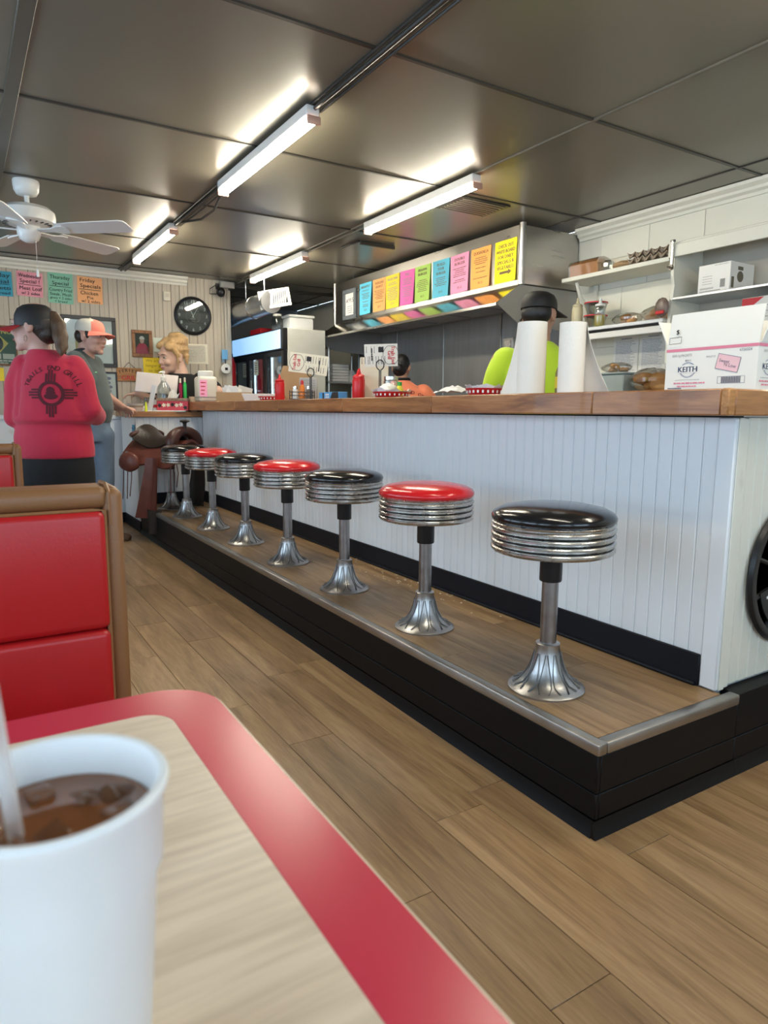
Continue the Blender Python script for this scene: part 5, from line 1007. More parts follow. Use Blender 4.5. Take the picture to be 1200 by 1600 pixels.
ts = thing('tissue_box', 'red patterned tissue box with leopard trim on the register counter', 'tissue box', (1.715,6.475,ZG+.012), -YAW*.8); Mb().rbox((-.14,-.055,0), (.14,.055,.085), .003).ob('box', mat('tissue_red', (.55,.06,.09), .5), ts); Mb().rbox((-.1405,-.0555,.0852), (.1405,.0555,.112), .003).ob('trim', mat('leopard', (.30,.20,.14), .5, 0, .95, 55), ts)
rr = random.Random(5)
for k in range(7): Mb().prism([((.013+.009*(i % 2))*math.cos(q), (.013+.009*(i % 2))*math.sin(q)) for i, q in enumerate(np.linspace(0,2*PI,11)[:-1])], 0, .0008).ob('star_print', PAPERC if k % 3 else INK, ts, M=frame((-.115+.038*k,-.0556,.025+.03*rr.random()), (1,0,0), (0,-1,0)))
mb = Mb().sheet(lambda u, v: (-.05+.10*u+.02*v, -.02+.05*math.sin(u*5), .112+.055*v*(1+.4*math.sin(u*6))), 8, 4, .001); mb.ob('tissue', PAPERW, ts, 20)
tr = Mb().rbox((-.18,-.07,0), (.17,.06,.0115), .003).ob('white_tray', WPLAS, loc=(1.66,6.475,ZG), rot=(0,0,-YAW*.8)); tag(tr, 'flat white tray under the tissue box', 'tray')
t = thing('ruler_card', 'tall narrow clear display card leaning by the tissue box', 'display card', (1.505,6.515,ZG), -YAW); Mb().rbox((-.022,-.004,0), (.022,.004,.245), .002).ob('card', mat('card_clear_grey', (.62,.63,.66), .25), t, M=Matrix.Rotation(.22, 4, 'Y'))
t = thing('paper_bowl', 'short stack of paper bowls at the left end of the register counter', 'bowl', (1.392,6.53,ZG))
for k in range(3): Mb().lathe([(0,.002),(.040,0),(.064,.034),(.066,.037),(.062,.036),(.038,.004),(0,.004)], 24, (0,0,.017*k)).ob('bowl', [PAPERW, mat('bowl_tan', (.50,.40,.30), .6), PAPERW][k], t)
t = thing('sticky_marker', 'bright yellow marker cap beside the paper bowls', 'marker', (1.462,6.46,ZG)); Mb().lathe([(0,0),(.011,0),(.011,.05),(.007,.06),(.007,.085),(0,.087)], 12).ob('body', mat('neon_yellow', (.72,.85,.03), .4), t)
t = thing('receipt_pad', 'stack of white paper forms on the left of the register counter', 'paper stack', (1.42,6.68,ZG), .2); Mb().rbox((-.07,-.10,0), (.07,.10,.05), .002).ob('stack', PAPERW, t)
t = thing('small_jar', 'small pinkish glass jar between register and forms', 'jar', (1.515,6.63,ZG)); Mb().lathe([(0,0),(.032,0),(.034,.10),(.028,.13),(.024,.13),(.030,.10),(.030,.004),(0,.004)], 18).ob('glass', GLASS, t); Mb().lathe([(0,.005),(.028,.005),(.028,.08),(0,.08)], 14).ob('contents', mat('jar_pinkish', (.70,.40,.34), .4), t)
t = thing('lotion_bottle', 'small white bottle with red label beside the clear card', 'bottle', (1.565,6.56,ZG)); Mb().rbox((-.022,-.015,0), (.022,.015,.11), .008, 2).ob('body', WPLAS, t); Mb().rbox((-.0225,-.0155,.03), (.0225,.0155,.07), .008, 2).ob('label_band', KRED, t); Mb().lathe([(.010,.109),(.010,.13),(0,.131)], 10).ob('cap', RUBBER, t)
for k, (x, y, m_, lb, h) in enumerate(((1.812,6.58,mat('bottle_crimson', (.30,.01,.05), .25),'small dark red bottle beside the tip jar',.31),(1.86,6.60,mat('bottle_green', (.04,.50,.10), .25),'small green bottle beside the tip jar',.32))):
    t = thing('syrup_bottle', lb, 'bottle', (x,y,ZG)); Mb().lathe([(0,0),(.015,0),(.016,.005),(.016,h*.78),(.008,h*.88),(0,h*.88)], 16).ob('body', m_, t); Mb().lathe([(.009,h*.87),(.009,h),(0,h+.002)], 12).ob('cap', PAPERC, t)
t = thing('napkin_cup', 'tan paper cup standing between tissue box and tip jar', 'cup', (1.895,6.46,ZG)); Mb().lathe([(0,0),(.030,0),(.040,.14),(.038,.14),(.028,.004),(0,.004)], 20).ob('cup', mat('cup_tan', (.62,.48,.34), .6), t)
# ================================================================== WAGON WHEEL SIGN on the counter's end
wh = thing('wheel_sign', 'black round metal wheel sign hanging on the end of the counter', 'wheel sign', (2.295,YE-.004,.605)); M_ = frame((0,0,0), (1,0,0), (0,-1,0)); IRON = mat('iron_black', (.010,.010,.011), .35)
Mb().lathe([(.205,.008),(.215,.002),(.232,.002),(.238,.010),(.232,.022),(.212,.024),(.205,.018),(.205,.008)], 72).ob('rim', IRON, wh, 50, M=M_)
Mb().lathe([(.012,.006),(.038,.006),(.040,.012),(.036,.026),(.012,.028),(.012,.006)], 28).ob('hub', IRON, wh, 50, M=M_)
for k in range(10): Mb().tube([(.036,0,.015),(.12,0,.016),(.208,0,.013)], [.010,.007,.009], 8).ob('spoke', IRON, wh, M=M_ @ rotz(PI/10+2*PI*k/10))
pl = Mb().add([(.19*math.cos(a),.19*math.sin(a),z) for z in (.018,.024) for a in np.linspace(PI+.25,2*PI-.25,20)]+[(.10*math.cos(a),.10*math.sin(a),z) for z in (.018,.024) for a in np.linspace(PI+.25,2*PI-.25,20)],
   [f for k in range(19) for f in ((k,k+1,41+k,40+k),(20+k,60+k,61+k,21+k),(k,20+k,21+k,k+1),(40+k,41+k,61+k,60+k))]+[(0,40,60,20),(19,39,79,59)]).ob('name_plate', IRON, wh, 30, M=M_)
mb = Mb()
for k, ch in enumerate('TRAILS END'):
    a = PI+.42+k*(PI-.84)/9; text(mb, ch, .058, .145*math.cos(a), .145*math.sin(a), .0246, a+PI/2, bold=.002)
mb.ob('lettering', PAPERW, pl)

mb = Mb(); rr = random.Random(77)
for k in range(70):
    x, y = XF-.02-abs(rr.gauss(0,.07)), 2.85+rr.gauss(0,.28); s_ = rr.uniform(.0012,.004); mb.box((x-s_,y-s_,ZP+.0002), (x+s_,y+s_*.7,ZP+s_))
o = mb.ob('crumbs', mat('crumb', (.72,.58,.38), .7), smooth=0, kind='stuff'); tag(o, 'scattered pale crumbs on the platform behind the stools', 'crumbs')
# ================================================================== PEOPLE
class Blob:
    def __init__(s): s.mb = Mb(); s.M = Matrix.Identity(4)
    def e(s, c, r, rot=None, n=20): s.mb.ball(c, r, n, 0, s.M.copy(), rot); return s
    def c(s, pts, n=14):                          # tapered chain of (x, y, z, r)
        for a, b in zip(pts[:-1], pts[1:]):
            A, B = Vector(a[:3]), Vector(b[:3]); t = (B-A); k = max(1, int(t.length/.03)); t.normalize()
            up = Vector((0,0,1)) if abs(t.z) < .9 else Vector((1,0,0)); u = t.cross(up).normalized(); w = t.cross(u)
            rings = [[tuple(A.lerp(B, i/k)+(u*math.cos(q)+w*math.sin(q))*(a[3]+(b[3]-a[3])*i/k)) for q in np.linspace(0,2*PI,n+1)[:-1]] for i in range(k+1)]
            s.mb.loft(rings, M=s.M.copy())
        for p in pts: s.mb.ball(p[:3], p[3]*.998, n, 0, s.M.copy())
        return s
    def t(s, rings, n=28):                        # torso loft: (cx, cy, z, rx, ry)
        s.mb.loft([[(cx+rx*math.cos(q), cy+ry*math.sin(q), z) for q in np.linspace(0,2*PI,n+1)[:-1]] for cx, cy, z, rx, ry in rings], M=s.M.copy()); return s
    def build(s, name, m, parent, voxel=.009, smooth=5, disp=None):
        me = s.mb.mesh(name, m, 0); o = bpy.data.objects.new('tmp', me); COL.objects.link(o)
        r = o.modifiers.new('r', 'REMESH'); r.mode = 'VOXEL'; r.voxel_size = voxel
        k = o.modifiers.new('s', 'SMOOTH'); k.iterations = smooth; k.factor = .5
        dg = bpy.context.evaluated_depsgraph_get(); me2 = bpy.data.meshes.new_from_object(o.evaluated_get(dg)); bpy.data.objects.remove(o); bpy.data.meshes.remove(me)
        me2.name = name
        if disp:
            for v in me2.vertices:
                d = disp(v.co); v.co += v.normal*d
        if not me2.materials: me2.materials.append(m)
        else: me2.materials[0] = m
        me2.polygons.foreach_set('use_smooth', [True]*len(me2.polygons)); me2.update()
        return link(name, me2, parent)
def headM(c, ang, s_=1.0, pitch=0, roll=0): return Matrix.Translation(c) @ rotz(ang) @ Matrix.Rotation(roll, 4, 'Y') @ Matrix.Rotation(pitch, 4, 'X') @ Matrix.Scale(s_, 4)
def head(b, M_, nose=1.0, jaw=1.0):               # faces local -y
    b.M = M_
    b.e((0,.012,.042), (.076,.096,.082)).e((0,-.018,-.008), (.066*jaw,.080,.096)).e((0,-.034,-.066), (.054*jaw,.056,.044)).e((0,-.078,-.096), (.024,.020,.018))
    b.c([(0,-.092,.016,.008),(0,-.110,-.020,.012)]).e((.011,-.100,-.024), (.009,.011,.008)).e((-.011,-.100,-.024), (.009,.011,.008))
    b.e((0,-.084,.036), (.052,.016,.010)).e((.036,-.072,-.022), (.024,.022,.022)).e((-.036,-.072,-.022), (.024,.022,.022)).e((0,-.092,-.052), (.024,.011,.007)).e((0,-.090,-.064), (.020,.011,.007))
    for s_ in (-1, 1): b.e((s_*.078,.012,.0), (.010,.024,.034), (0,0,s_*.3)).e((s_*.082,.008,-.022), (.008,.012,.014))
    b.M = Matrix.Identity(4); return b
def face_parts(par, M_, lip, brow, white=True):
    for s_ in (-1, 1):
        ey = Mb().ball((s_*.031,-.0825,.014), (.0125,.010,.0062), 12, 0, M_).ob('eye', mat('eye_white', (.62,.58,.55), .3), par)
        Mb().ball((s_*.031,-.0915,.0132), (.0046,.003,.0050), 10, 0, M_).ob('iris', mat('eye_dark', (.02,.014,.01), .2), ey)
        Mb().tube([(s_*.014,-.098,.035),(s_*.032,-.0975,.041),(s_*.050,-.085,.037)], [.0018,.0026,.0014], 6, 0, M_).ob('eyebrow', brow, par)
        Mb().tube([(s_*.019,-.0905,.0175),(s_*.031,-.0935,.0205),(s_*.044,-.086,.0168)], .0013, 6, 0, M_).ob('eyelid', brow, par)
    Mb().tube([(-.023,-.094,-.058),(-.008,-.1025,-.055),(0,-.103,-.057),(.008,-.1025,-.055),(.023,-.094,-.058)], [.002,.0050,.0045,.0050,.002], 6, 0, M_).ob('lips', lip, par)
def hand(b, M_, curl=.5, side=1, s_=1.0, spread=.1):   # palm along +x from the wrist, back of the hand +z, thumb on side*y
    b.M = M_ @ Matrix.Scale(s_, 4)
    b.c([(0,0,0,.024),(.03,0,0,.026)]).e((.055,0,0), (.046,.040,.016)).e((.082,0,-.001), (.022,.040,.014))
    for k, (y, L) in enumerate(((.030,.070),(.010,.080),(-.011,.074),(-.031,.058))):
        y *= side; a = (1.5-k)*spread*side; x0, z0 = .092-.004*abs(k-1.2), .002; pts = [(x0-.02,y*.95,z0,.0095),(x0,y,z0,.0095)]; x, z, ang = x0, z0, curl*.35
        yy = y
        for seg, rr_ in ((.42,.0088),(.32,.0080),(.26,.0070)):
            x += L*seg*math.cos(ang); z -= L*seg*math.sin(ang); yy += L*seg*math.sin(a); pts.append((x,yy,z,rr_)); ang += curl*.75
        b.c(pts, 10)
    b.c([(.018,side*.022,-.006,.014),(.048,side*.048,-.012,.011),(.072,side*.060,-.018-.01*curl,.009),(.092,side*.064,-.024-.02*curl,.0078)], 10)
    b.M = Matrix.Identity(4); return b
def wrinkle(amp, f1=22, f2=31, seed=0): return lambda p: amp*(math.sin(f1*p.z+9*p.x+seed)*math.sin(f2*p.x*.6+7*p.y+seed*2)+.6*math.sin(f2*p.z-15*p.x+seed*3))
def onto(par, mb, name, m, off=.003, direction=(0,1,0)):   # lay flat (x,z) print on a garment by casting along +y
    bvh = BVHTree.FromPolygons([v.co for v in par.data.vertices], [tuple(p.vertices) for p in par.data.polygons]); out = []
    for x, y, z in mb.v:
        h_, *_r_ = bvh.ray_cast(Vector((x,-1.5,z)), Vector(direction)); out.append((x, (h_.y if h_ else 0)-off-y, z))
    mb.v = out; return mb.ob(name, m, par, 60)
def cap(M_, par, crown_m, brim_m, front_m=None, rad=.1, h=.085, z0=.035, brim_len=.085):
    mb = Mb(); rings = []; n = 32
    for k, z in ((1.0,0),(1.0,.022),(.96,.048),(.82,.072),(.55,.087),(.2,.093),(.02,.0935)): rings.append([(rad*.92*k*math.cos(q), .012+rad*1.08*k*math.sin(q), z0+z*h/.0935) for q in np.linspace(0,2*PI,n+1)[:-1]])
    mb.loft(rings, M=M_)
    if front_m:
        nf = len(mb.f); mats_ = [crown_m, front_m]; Mi = M_.inverted()
        for i, f in enumerate(mb.f):
            cy = sum((Mi @ Vector(mb.v[j])).y for j in f)/len(f); mb.m[i] = 1 if cy < -.040 else 0
        o = mb.ob('cap', mats_, par, 60)
    else: o = mb.ob('cap', crown_m, par, 60)
    def br(u, v): a = (u-.5)*2.3; r = rad*1.02+brim_len*v*math.cos(a*.72)**.6; return (r*math.sin(a)*.88, .012-r*math.cos(a)*1.06, z0+.006-.016*v-.022*(math.sin(a)**2)*(.4+v))
    Mb().sheet(br, 14, 6, .005, M=M_).ob('brim', brim_m, o, 60)
    Mb().ball((0,.012,z0+h+.002), (.008,.008,.004), 8, 0, M_).ob('button', crown_m, o); return o
def legs(b, x, z_hip, r0, y=0, spread=.10, k=1.0):
    r0 *= k
    for s_ in (-1, 1): b.c([(x+s_*spread*.8,y,z_hip,r0),(x+s_*spread,y+.005,z_hip*.53,r0*.66),(x+s_*spread,y+.015,.10,r0*.48)])
    return b
def shoes(par, x, y, spread, ang, m=RUBBER):
    for s_ in (-1, 1):
        M_ = TR(x+s_*spread,y+.015,0) @ rotz(ang); b = Blob(); b.M = M_; b.e((0,-.02,.045), (.045,.07,.045)).e((0,-.11,.035), (.048,.085,.034)); b.mb.box((-.04,-.18,.001), (.04,.05,.02), 0, M_); b.build('shoe', m, par, .012, 3)

# ---- woman in the red shirt (back to us, face in profile to the left)
P = thing('person', 'woman in red long-sleeved shirt and black cap, back to the camera', 'person', (.438,4.141,0), -YAW); S1 = mat('skin_woman', (.55,.33,.27), .5, 0, .1, 16)
HM = headM((-.066,.0,1.545), math.radians(-90), 1.06, .02)
b = Blob(); head(b, HM); b.c([(-.062,.005,1.49,.056),(-.035,.01,1.40,.058),(-.02,.01,1.34,.075)]).t([(.0,.02,.80,.16,.11),(.0,.02,1.0,.15,.10),(.01,.02,1.25,.16,.10),(.01,.01,1.34,.12,.07)])
for s_, sh, el, wr_ in ((1,(.13,.02,1.335),(.205,.02,1.12),(.12,.27,1.08)),(-1,(-.13,.02,1.335),(-.20,.02,1.07),(-.20,.28,1.10))):
    b.c([(*sh,.05),(*el,.042),(*wr_,.03)]); hand(b, TR(*wr_) @ rotz(math.radians(110)), .6, s_)
legs(b, 0, .74, .09, .02); b.build('body', S1, P, .0085)
face_parts(P, HM, mat('lip_woman', (.42,.15,.14), .4), HAIRD)
b = Blob(); b.t([(.0,.02,.852,.212,.150),(.0,.02,.90,.214,.150),(-.005,.02,.97,.208,.146),(-.006,.02,1.030,.194,.136),(-.004,.02,1.085,.190,.134)]).t([(-.002,.02,1.046,.206,.150),(.002,.02,1.056,.216,.158),(.008,.015,1.10,.216,.154),(.012,.015,1.16,.210,.144),(.014,.01,1.25,.206,.134),(.014,.01,1.32,.190,.120),(.008,.01,1.375,.145,.100),(-.01,.01,1.41,.100,.082),(-.025,.01,1.435,.072,.068)])
b.c([(.130,.01,1.345,.064),(.172,.01,1.26,.066),(.208,.0,1.125,.062),(.19,.12,1.085,.054),(.13,.24,1.08,.046)]).c([(-.135,.01,1.345,.064),(-.175,.01,1.25,.066),(-.200,.0,1.075,.060),(-.21,.13,1.065,.052),(-.20,.25,1.10,.046)])
def crease(p):
    d = wrinkle(.0028, 20, 20, 1)(p); d -= .010*math.exp(-((p.x+.125-.10*(p.z-1.2))/.016)**2)*(1 if 1.08 < p.z < 1.38 and p.y < 0 else 0); d -= .007*math.exp(-((p.x-.165+.2*(p.z-1.2))/.014)**2)*(1 if 1.1 < p.z < 1.36 and p.y < 0 else 0); return d
shirt = b.build('shirt', FRED, P, .0085, 4, crease)
b = Blob(); b.t([(0,.02,.70,.205,.145),(0,.02,.80,.205,.145),(0,.02,.88,.198,.138)]); legs(b, 0, .74, .115, .02); b.build('trousers', FBLACK, P, .012, 4); shoes(P, 0, .02, .10, PI)
cp_ = cap(HM, P, mat('cap_black', (.012,.011,.011), .6), mat('cap_brim_red', (.40,.02,.025), .6), None, .094, .112, .006, .085)
mb = Mb()
rr = random.Random(9); scribble(scribble(mb, -.031, .031, .006, .008, rr), -.022, .028, -.008, .007, rr); mb.ob('cap_print', INKR, cp_, M=HM @ TR(-.0895,.012,.050) @ Matrix.Rotation(-PI/2, 4, 'Z') @ Matrix.Rotation(PI/2, 4, 'X') @ rotz(-.10))
b = Blob(); b.M = HM; b.e((0,.045,.012), (.078,.075,.070)).e((0,.07,-.03), (.062,.050,.05)).e((-.066,.025,.028),(.016,.04,.02)); b.M = Matrix.Identity(4); b.build('hair', HAIRD, P, .008, 3, wrinkle(.002, 10, 60))
b = Blob(); b.c([(.020,.0,1.604,.024),(.046,-.006,1.600,.034),(.070,-.014,1.555,.040),(.086,-.028,1.50,.040),(.100,-.050,1.45,.034),(.108,-.075,1.415,.020),(.112,-.085,1.395,.008)]); b.build('ponytail', HAIRL, P, .008, 3, wrinkle(.003, 6, 90))
Mb().tube([(0,.016*math.cos(q)+.0,.016*math.sin(q)) for q in np.linspace(0,2*PI,16)[:-1]], .0018, 6, closed=True).ob('earring', mat('silver', (.8,.78,.74), .15, 1), P, loc=(-.066,-.094,1.482), rot=(0,0,.9))
mb = Mb(); zx, zz = .062, 1.198                    # sun symbol printed on the back
def ringz(r0, r1, n=48):
    for i in range(4):
        ra, rb_ = r0+(r1-r0)*i/4, r0+(r1-r0)*(i+1)/4
        mb.add([(zx+r*math.cos(q), 0, zz+r*math.sin(q)) for r in (ra,rb_) for q in np.linspace(0,2*PI,n+1)[:-1]], [(k,(k+1) % n,n+(k+1) % n,n+k) for k in range(n)])
ringz(.050,.066)
def barz(x0, z0, x1, z1):
    n = 8; vx = x1-x0 > z1-z0; vs_ = []
    for i in range(n+1): vs_ += [(x0+(x1-x0)*i/n,0,z0),(x0+(x1-x0)*i/n,0,z1)] if vx else [(x0,0,z0+(z1-z0)*i/n),(x1,0,z0+(z1-z0)*i/n)]
    mb.add(vs_, [(2*i,2*i+2,2*i+3,2*i+1) for i in range(n)])
for dq, L in ((-.021,.105),(-.007,.122),(.007,.122),(.021,.105)):
    barz(zx+dq-.0045, zz+.062, zx+dq+.0045, zz+L); barz(zx+dq-.0045, zz-L, zx+dq+.0045, zz-.062); barz(zx+.062, zz+dq-.0045, zx+L*.95, zz+dq+.0045); barz(zx-L*.95, zz+dq-.0045, zx-.062, zz+dq+.0045)
for a_, c_, r_ in (((.034,.016),(0,-.014),0),((.020,.020),(0,.016),0),((.026,.006),(0,.004),0)): mb.add([(zx+c_[0],0,zz+c_[1])]+[(zx+c_[0]+a_[0]*math.cos(q),0,zz+c_[1]+a_[1]*math.sin(q)) for q in np.linspace(0,2*PI,17)[:-1]], [(0,1+k,1+(k+1) % 16) for k in range(16)])
onto(shirt, mb, 'sun_print', mat('shirt_print_dark', (.085,.008,.016), .8)); mb = Mb()
for k, ch in enumerate('TRAILS END GRILL'):
    a = math.radians(158-136*k/15); tm_ = Mb(); text(tm_, ch, .036, 0, 0, 0, a-PI/2, bold=.0008); mb.add([(x+zx+.135*math.cos(a), 0, y+zz-.002+.135*math.sin(a)) for x, y, z in tm_.v], tm_.f)
onto(shirt, mb, 'lettering', MATS['shirt_print_dark'])

# ---- man in the cap leaning on the register counter (profile to the right)
P = thing('person', 'man in coral and white cap leaning a hand on the register counter', 'person', (.979,6.159,0), -YAW); S2 = mat('skin_man', (.60,.34,.26), .5, 0, .1, 16)
HM = headM((.002,.0,1.700), math.radians(80), 1.16, .10)
b = Blob(); head(b, HM, 1, 1.1); b.c([(-.03,.01,1.66,.066),(-.055,.01,1.57,.070),(-.07,.01,1.50,.09)]).t([(-.02,.02,.95,.10,.13),(0,.02,1.15,.10,.14),(-.03,.02,1.35,.09,.15),(-.06,.02,1.48,.07,.12)])
wr_ = (.128,.205,1.158); b.c([(-.06,-.13,1.49,.058),(.0,-.10,1.345,.052),(.02,-.07,1.30,.049),(.07,.05,1.235,.044),(*wr_,.031)]); hand(b, Matrix.Translation(wr_) @ rotz(math.radians(62)) @ Matrix.Rotation(.50, 4, 'Y') @ Matrix.Rotation(-.25, 4, 'X'), .8, 1, 1.05, .16)
b.c([(-.06,.19,1.49,.058),(-.05,.24,1.22,.047),(.08,.30,1.13,.036)]); hand(b, TR(.08,.30,1.13) @ rotz(.2), .6, 1)
legs(b, -.02, .90, .08, .02, .07); b.build('body', S2, P, .0085); face_parts(P, HM, mat('lip_man', (.42,.19,.16), .5), HAIRD)
b = Blob(); b.M = HM; b.e((0,-.056,-.084), (.044,.036,.018)).e((.042,-.032,-.068), (.014,.040,.018)).e((-.042,-.032,-.068), (.014,.040,.018)); b.M = Matrix.Identity(4); b.build('beard', mat('stubble', (.47,.26,.20), .7), P, .007, 3)
b = Blob(); b.t([(-.02,.02,1.00,.126,.165),(-.015,.02,1.04,.130,.170),(.004,.02,1.12,.128,.175),(.006,.02,1.22,.120,.180),(-.014,.02,1.34,.112,.188),(-.04,.02,1.44,.106,.194),(-.066,.02,1.52,.092,.168),(-.075,.02,1.565,.075,.10),(-.07,.02,1.60,.066,.070)]); b.c([(-.07,-.145,1.50,.080),(-.035,-.135,1.42,.080),(.0,-.10,1.345,.072)]).c([(-.06,.19,1.50,.075),(-.05,.23,1.34,.066)])
sh2 = b.build('shirt', FGREY, P, .0095, 4, wrinkle(.004, 24, 20, 2)); Mb().tube([(-.07+.072*math.cos(q),.02+.076*math.sin(q),1.598+.012*math.cos(q)) for q in np.linspace(0,2*PI,20)[:-1]], .012, 8, closed=True).ob('collar', mat('collar_dark', (.03,.035,.036), .8), sh2)
Mb().rbox((-.016,-.002,-.010), (.016,.002,.010), .001).ob('chest_logo', mat('logo_green', (.25,.55,.30), .6), sh2, loc=(.072,-.108,1.415), rot=(.1,0,.85)).scale = (.6,.6,.6)
b = Blob(); b.t([(-.02,.02,.85,.124,.162),(-.02,.02,.98,.122,.162),(-.01,.02,1.08,.118,.155)]); legs(b, -.02, .90, .105, .02, .07); b.build('jeans', JEANS, P, .012, 4, wrinkle(.003)); shoes(P, -.02, .02, .07, PI/2, mat('boot_brown', (.08,.04,.02), .6))
cap(HM, P, mat('cap_cream', (.58,.55,.48), .75), mat('cap_coral', (.68,.20,.15), .75), MATS['cap_coral'], .096, .090, .038, .070)
b = Blob(); b.M = HM; b.e((0,.050,.004), (.077,.066,.062)).e((.070,-.014,.018),(.014,.02,.034)).e((-.070,-.014,.018),(.014,.02,.034)); b.M = Matrix.Identity(4); b.build('hair', HAIRD, P, .008, 3)

# ---- blonde woman behind the register
P = thing('person', 'blonde woman in a black t-shirt looking down behind the register', 'person', (1.893,6.87,0), -YAW); P.scale = (1.03,1.03,1.03); S3 = mat('skin_fair', (.66,.42,.32), .48, 0, .07, 16)
HM = headM((-.062,-.02,1.575), math.radians(-38), 1.30, .22, .10)
b = Blob(); head(b, HM, 1, 1.0); b.c([(-.03,.02,1.52,.070),(-.005,.03,1.43,.074),(.0,.03,1.36,.10)]).t([(0,.03,.9,.17,.12),(0,.03,1.15,.17,.12),(0,.03,1.30,.19,.11),(0,.03,1.38,.15,.09)])
b.c([(.19,.03,1.365,.064),(.335,-.01,1.285,.052),(.40,-.08,1.245,.046),(.36,-.26,1.250,.034)]); hand(b, TR(.36,-.26,1.250) @ rotz(math.radians(-110)), .5, 1, 1.15)
b.c([(-.19,.02,1.335,.060),(-.27,.0,1.17,.050),(-.32,-.10,1.21,.040),(-.345,-.15,1.235,.030)]); hand(b, TR(-.345,-.15,1.235) @ rotz(math.radians(190)) @ Matrix.Rotation(.12, 4, 'Y'), .55, -1, 1.0)
legs(b, 0, .84, .08, .03); b.build('body', S3, P, .0095); face_parts(P, HM, mat('lip_pink', (.52,.20,.19), .4), mat('brow_brown', (.16,.09,.05), .6))
b = Blob(); b.t([(0,.03,.95,.19,.14),(0,.03,1.12,.196,.145),(0,.02,1.26,.212,.140),(.004,.03,1.345,.212,.122),(.004,.03,1.395,.160,.105),(.0,.03,1.425,.105,.085)]); b.c([(.185,.03,1.365,.080),(.26,.01,1.335,.080),(.325,-.01,1.29,.072)]).c([(-.175,.03,1.335,.078),(-.25,.0,1.27,.072)]); b.build('shirt', FBLACK, P, .0095, 4, wrinkle(.003))
b = Blob(); b.t([(0,.03,.80,.19,.14),(0,.03,.98,.18,.13)]); legs(b, 0, .84, .10, .03); b.build('trousers', JEANS, P, .014, 3); shoes(P, 0, .03, .10, 0)
b = Blob(); b.M = HM; b.e((0,.030,.060), (.086,.092,.070)).e((.046,-.030,.088), (.046,.055,.034),(0,.3,.4)).e((-.040,-.034,.090), (.048,.052,.032),(0,-.3,-.4)).e((0,.075,.045), (.075,.06,.07)).e((.010,.045,.120), (.058,.055,.034)).e((-.030,.0,.118), (.045,.05,.028)).e((.040,.010,.116),(.042,.048,.028)).c([(-.074,-.018,.055,.014),(-.079,.006,.022,.010)]).c([(.072,-.026,.060,.020),(.080,.0,.015,.014),(.080,.012,-.025,.006)]).e((.01,.085,.105),(.062,.055,.055)).e((-.01,.06,.140),(.055,.050,.036)).e((.045,.05,.115),(.045,.05,.04)).e((-.055,.03,.10),(.04,.05,.035)).c([(.078,-.012,.03,.010),(.080,-.012,-.03,.007),(.074,-.018,-.075,.004)]).c([(.060,.085,.0,.016),(.064,.075,-.06,.007)]); b.M = Matrix.Identity(4); b.build('hair', HAIRB, P, .008, 2, wrinkle(.0032, 40, 120, 2))

# ---- cook in lime green, seen from behind
P = thing('person', 'cook in lime green t-shirt and black cap seen from behind', 'person', (2.805,2.850,0), -YAW); HM = headM((-.028,.0,1.645), math.radians(148), 1.08, .05)
b = Blob(); head(b, HM); b.c([(-.028,.0,1.60,.062),(-.028,.0,1.50,.066),(-.02,0,1.44,.09)]).t([(0,0,.9,.18,.12),(0,0,1.2,.19,.12),(-.02,0,1.38,.20,.11),(-.02,0,1.45,.14,.08)])
for s_ in (-1, 1): b.c([(s_*.21-.025,0,1.40,.056),(s_*.25-.03,.03,1.17,.048),(s_*.15,.26,1.10,.036)]); hand(b, TR(s_*.15,.26,1.10) @ rotz(PI/2), .6, -s_)
legs(b, 0, .84, .085); b.build('body', SKIN2, P, .009)
b = Blob(); b.t([(0,0,.90,.20,.14),(0,0,1.05,.205,.145),(-.01,0,1.22,.225,.142),(-.02,0,1.34,.235,.130),(-.025,0,1.42,.20,.108),(-.027,0,1.475,.12,.086),(-.028,0,1.505,.078,.072)]); b.c([(-.205,0,1.405,.076),(-.245,.0,1.32,.076),(-.268,.015,1.24,.070)]).c([(.155,0,1.405,.076),(.195,0,1.32,.076),(.218,.015,1.24,.070)]); b.build('shirt', FLIME, P, .0095, 4, wrinkle(.0035, 20, 22, 4))
b = Blob(); b.t([(0,0,.80,.19,.14),(0,0,.95,.19,.135)]); legs(b, 0, .84, .11); b.build('trousers', FBLACK, P, .014, 3); shoes(P, 0, 0, .10, PI)
cap(HM, P, MATS['cap_black'], MATS['cap_black'], None, .098, .088, .030, .075)
b = Blob(); b.M = HM; b.e((0,.046,.008), (.079,.066,.066)); b.M = Matrix.Identity(4); b.build('hair', HAIRK, P, .008, 3)

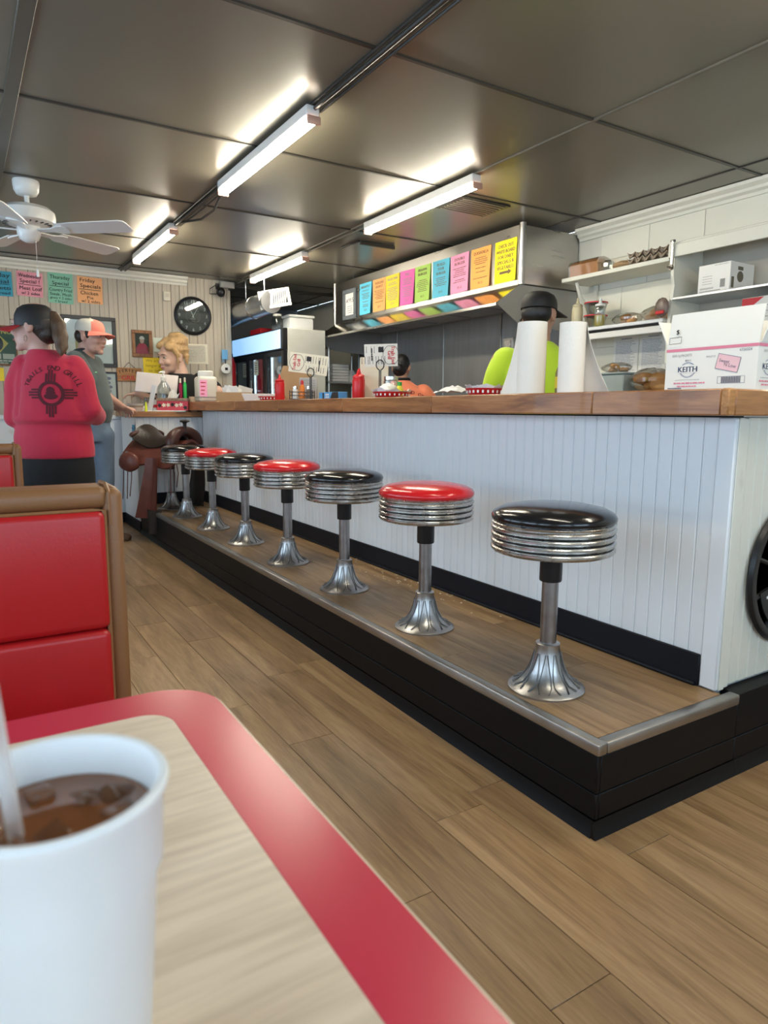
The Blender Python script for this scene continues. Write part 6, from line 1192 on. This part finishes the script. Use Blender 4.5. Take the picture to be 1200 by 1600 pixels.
# ---- cook in orange, seen from behind
P = thing('person', 'dark-haired cook in an orange shirt seen from behind at the grill', 'person', (3.035,4.594,0), -YAW); HM = headM((-.028,.03,1.455), math.radians(165), .88, .25)
b = Blob(); head(b, HM); b.c([(-.03,.02,1.42,.050),(-.03,.0,1.36,.055),(-.02,0,1.30,.08)]).t([(0,0,.8,.17,.12),(0,0,1.1,.17,.12),(0,0,1.24,.17,.11),(0,0,1.31,.13,.08)])
for s_ in (-1, 1): b.c([(s_*.16,0,1.26,.050),(s_*.235,.04,1.08,.042),(s_*.14,.26,1.02,.032)]); hand(b, TR(s_*.14,.26,1.02) @ rotz(PI/2), .6, -s_)
legs(b, 0, .8, .085); b.build('body', SKIN2, P, .009)
b = Blob(); b.t([(0,0,.80,.19,.14),(.0,0,.95,.19,.14),(0,0,1.10,.195,.138),(.005,0,1.20,.20,.128),(0,0,1.28,.165,.105),(-.02,0,1.335,.10,.08),(-.03,.0,1.365,.066,.062)]); b.c([(-.145,0,1.268,.068),(-.20,.02,1.17,.066),(-.215,.03,1.10,.06)]).c([(.145,0,1.268,.070),(.21,.01,1.18,.070),(.228,.03,1.09,.064)]); so_ = b.build('shirt', FORAN, P, .009, 4, wrinkle(.003, 20, 22, 5))
Mb().tube([(-.03+.064*math.cos(q),.0+.062*math.sin(q),1.368) for q in np.linspace(0,2*PI,20)[:-1]], .012, 8, closed=True).ob('collar', FBLACK, so_)
mb = Mb()
for k, ch in enumerate('TRAILS END GRILL'):
    a = math.radians(150-120*k/15); tm_ = Mb(); text(tm_, ch, .040, 0, 0, 0, a-PI/2, bold=.001); mb.add([(x+.02+.20*math.cos(a), 0, y+1.09+.175*math.sin(a)) for x, y, z in tm_.v], tm_.f)
onto(so_, mb, 'lettering', mat('print_maroon', (.20,.03,.03), .8))
b = Blob(); b.t([(0,0,.74,.18,.13),(0,0,.86,.18,.13)]); legs(b, 0, .76, .10); b.build('trousers', FBLACK, P, .014, 3); shoes(P, 0, 0, .10, PI)
b = Blob(); b.M = HM; b.e((0,.020,.036), (.084,.098,.088)).e((0,.06,-.03), (.066,.055,.06)).e((-.0,.105,-.03), (.040,.034,.040)); b.M = Matrix.Identity(4); b.build('hair', HAIRK, P, .008, 3, wrinkle(.002, 40, 50))
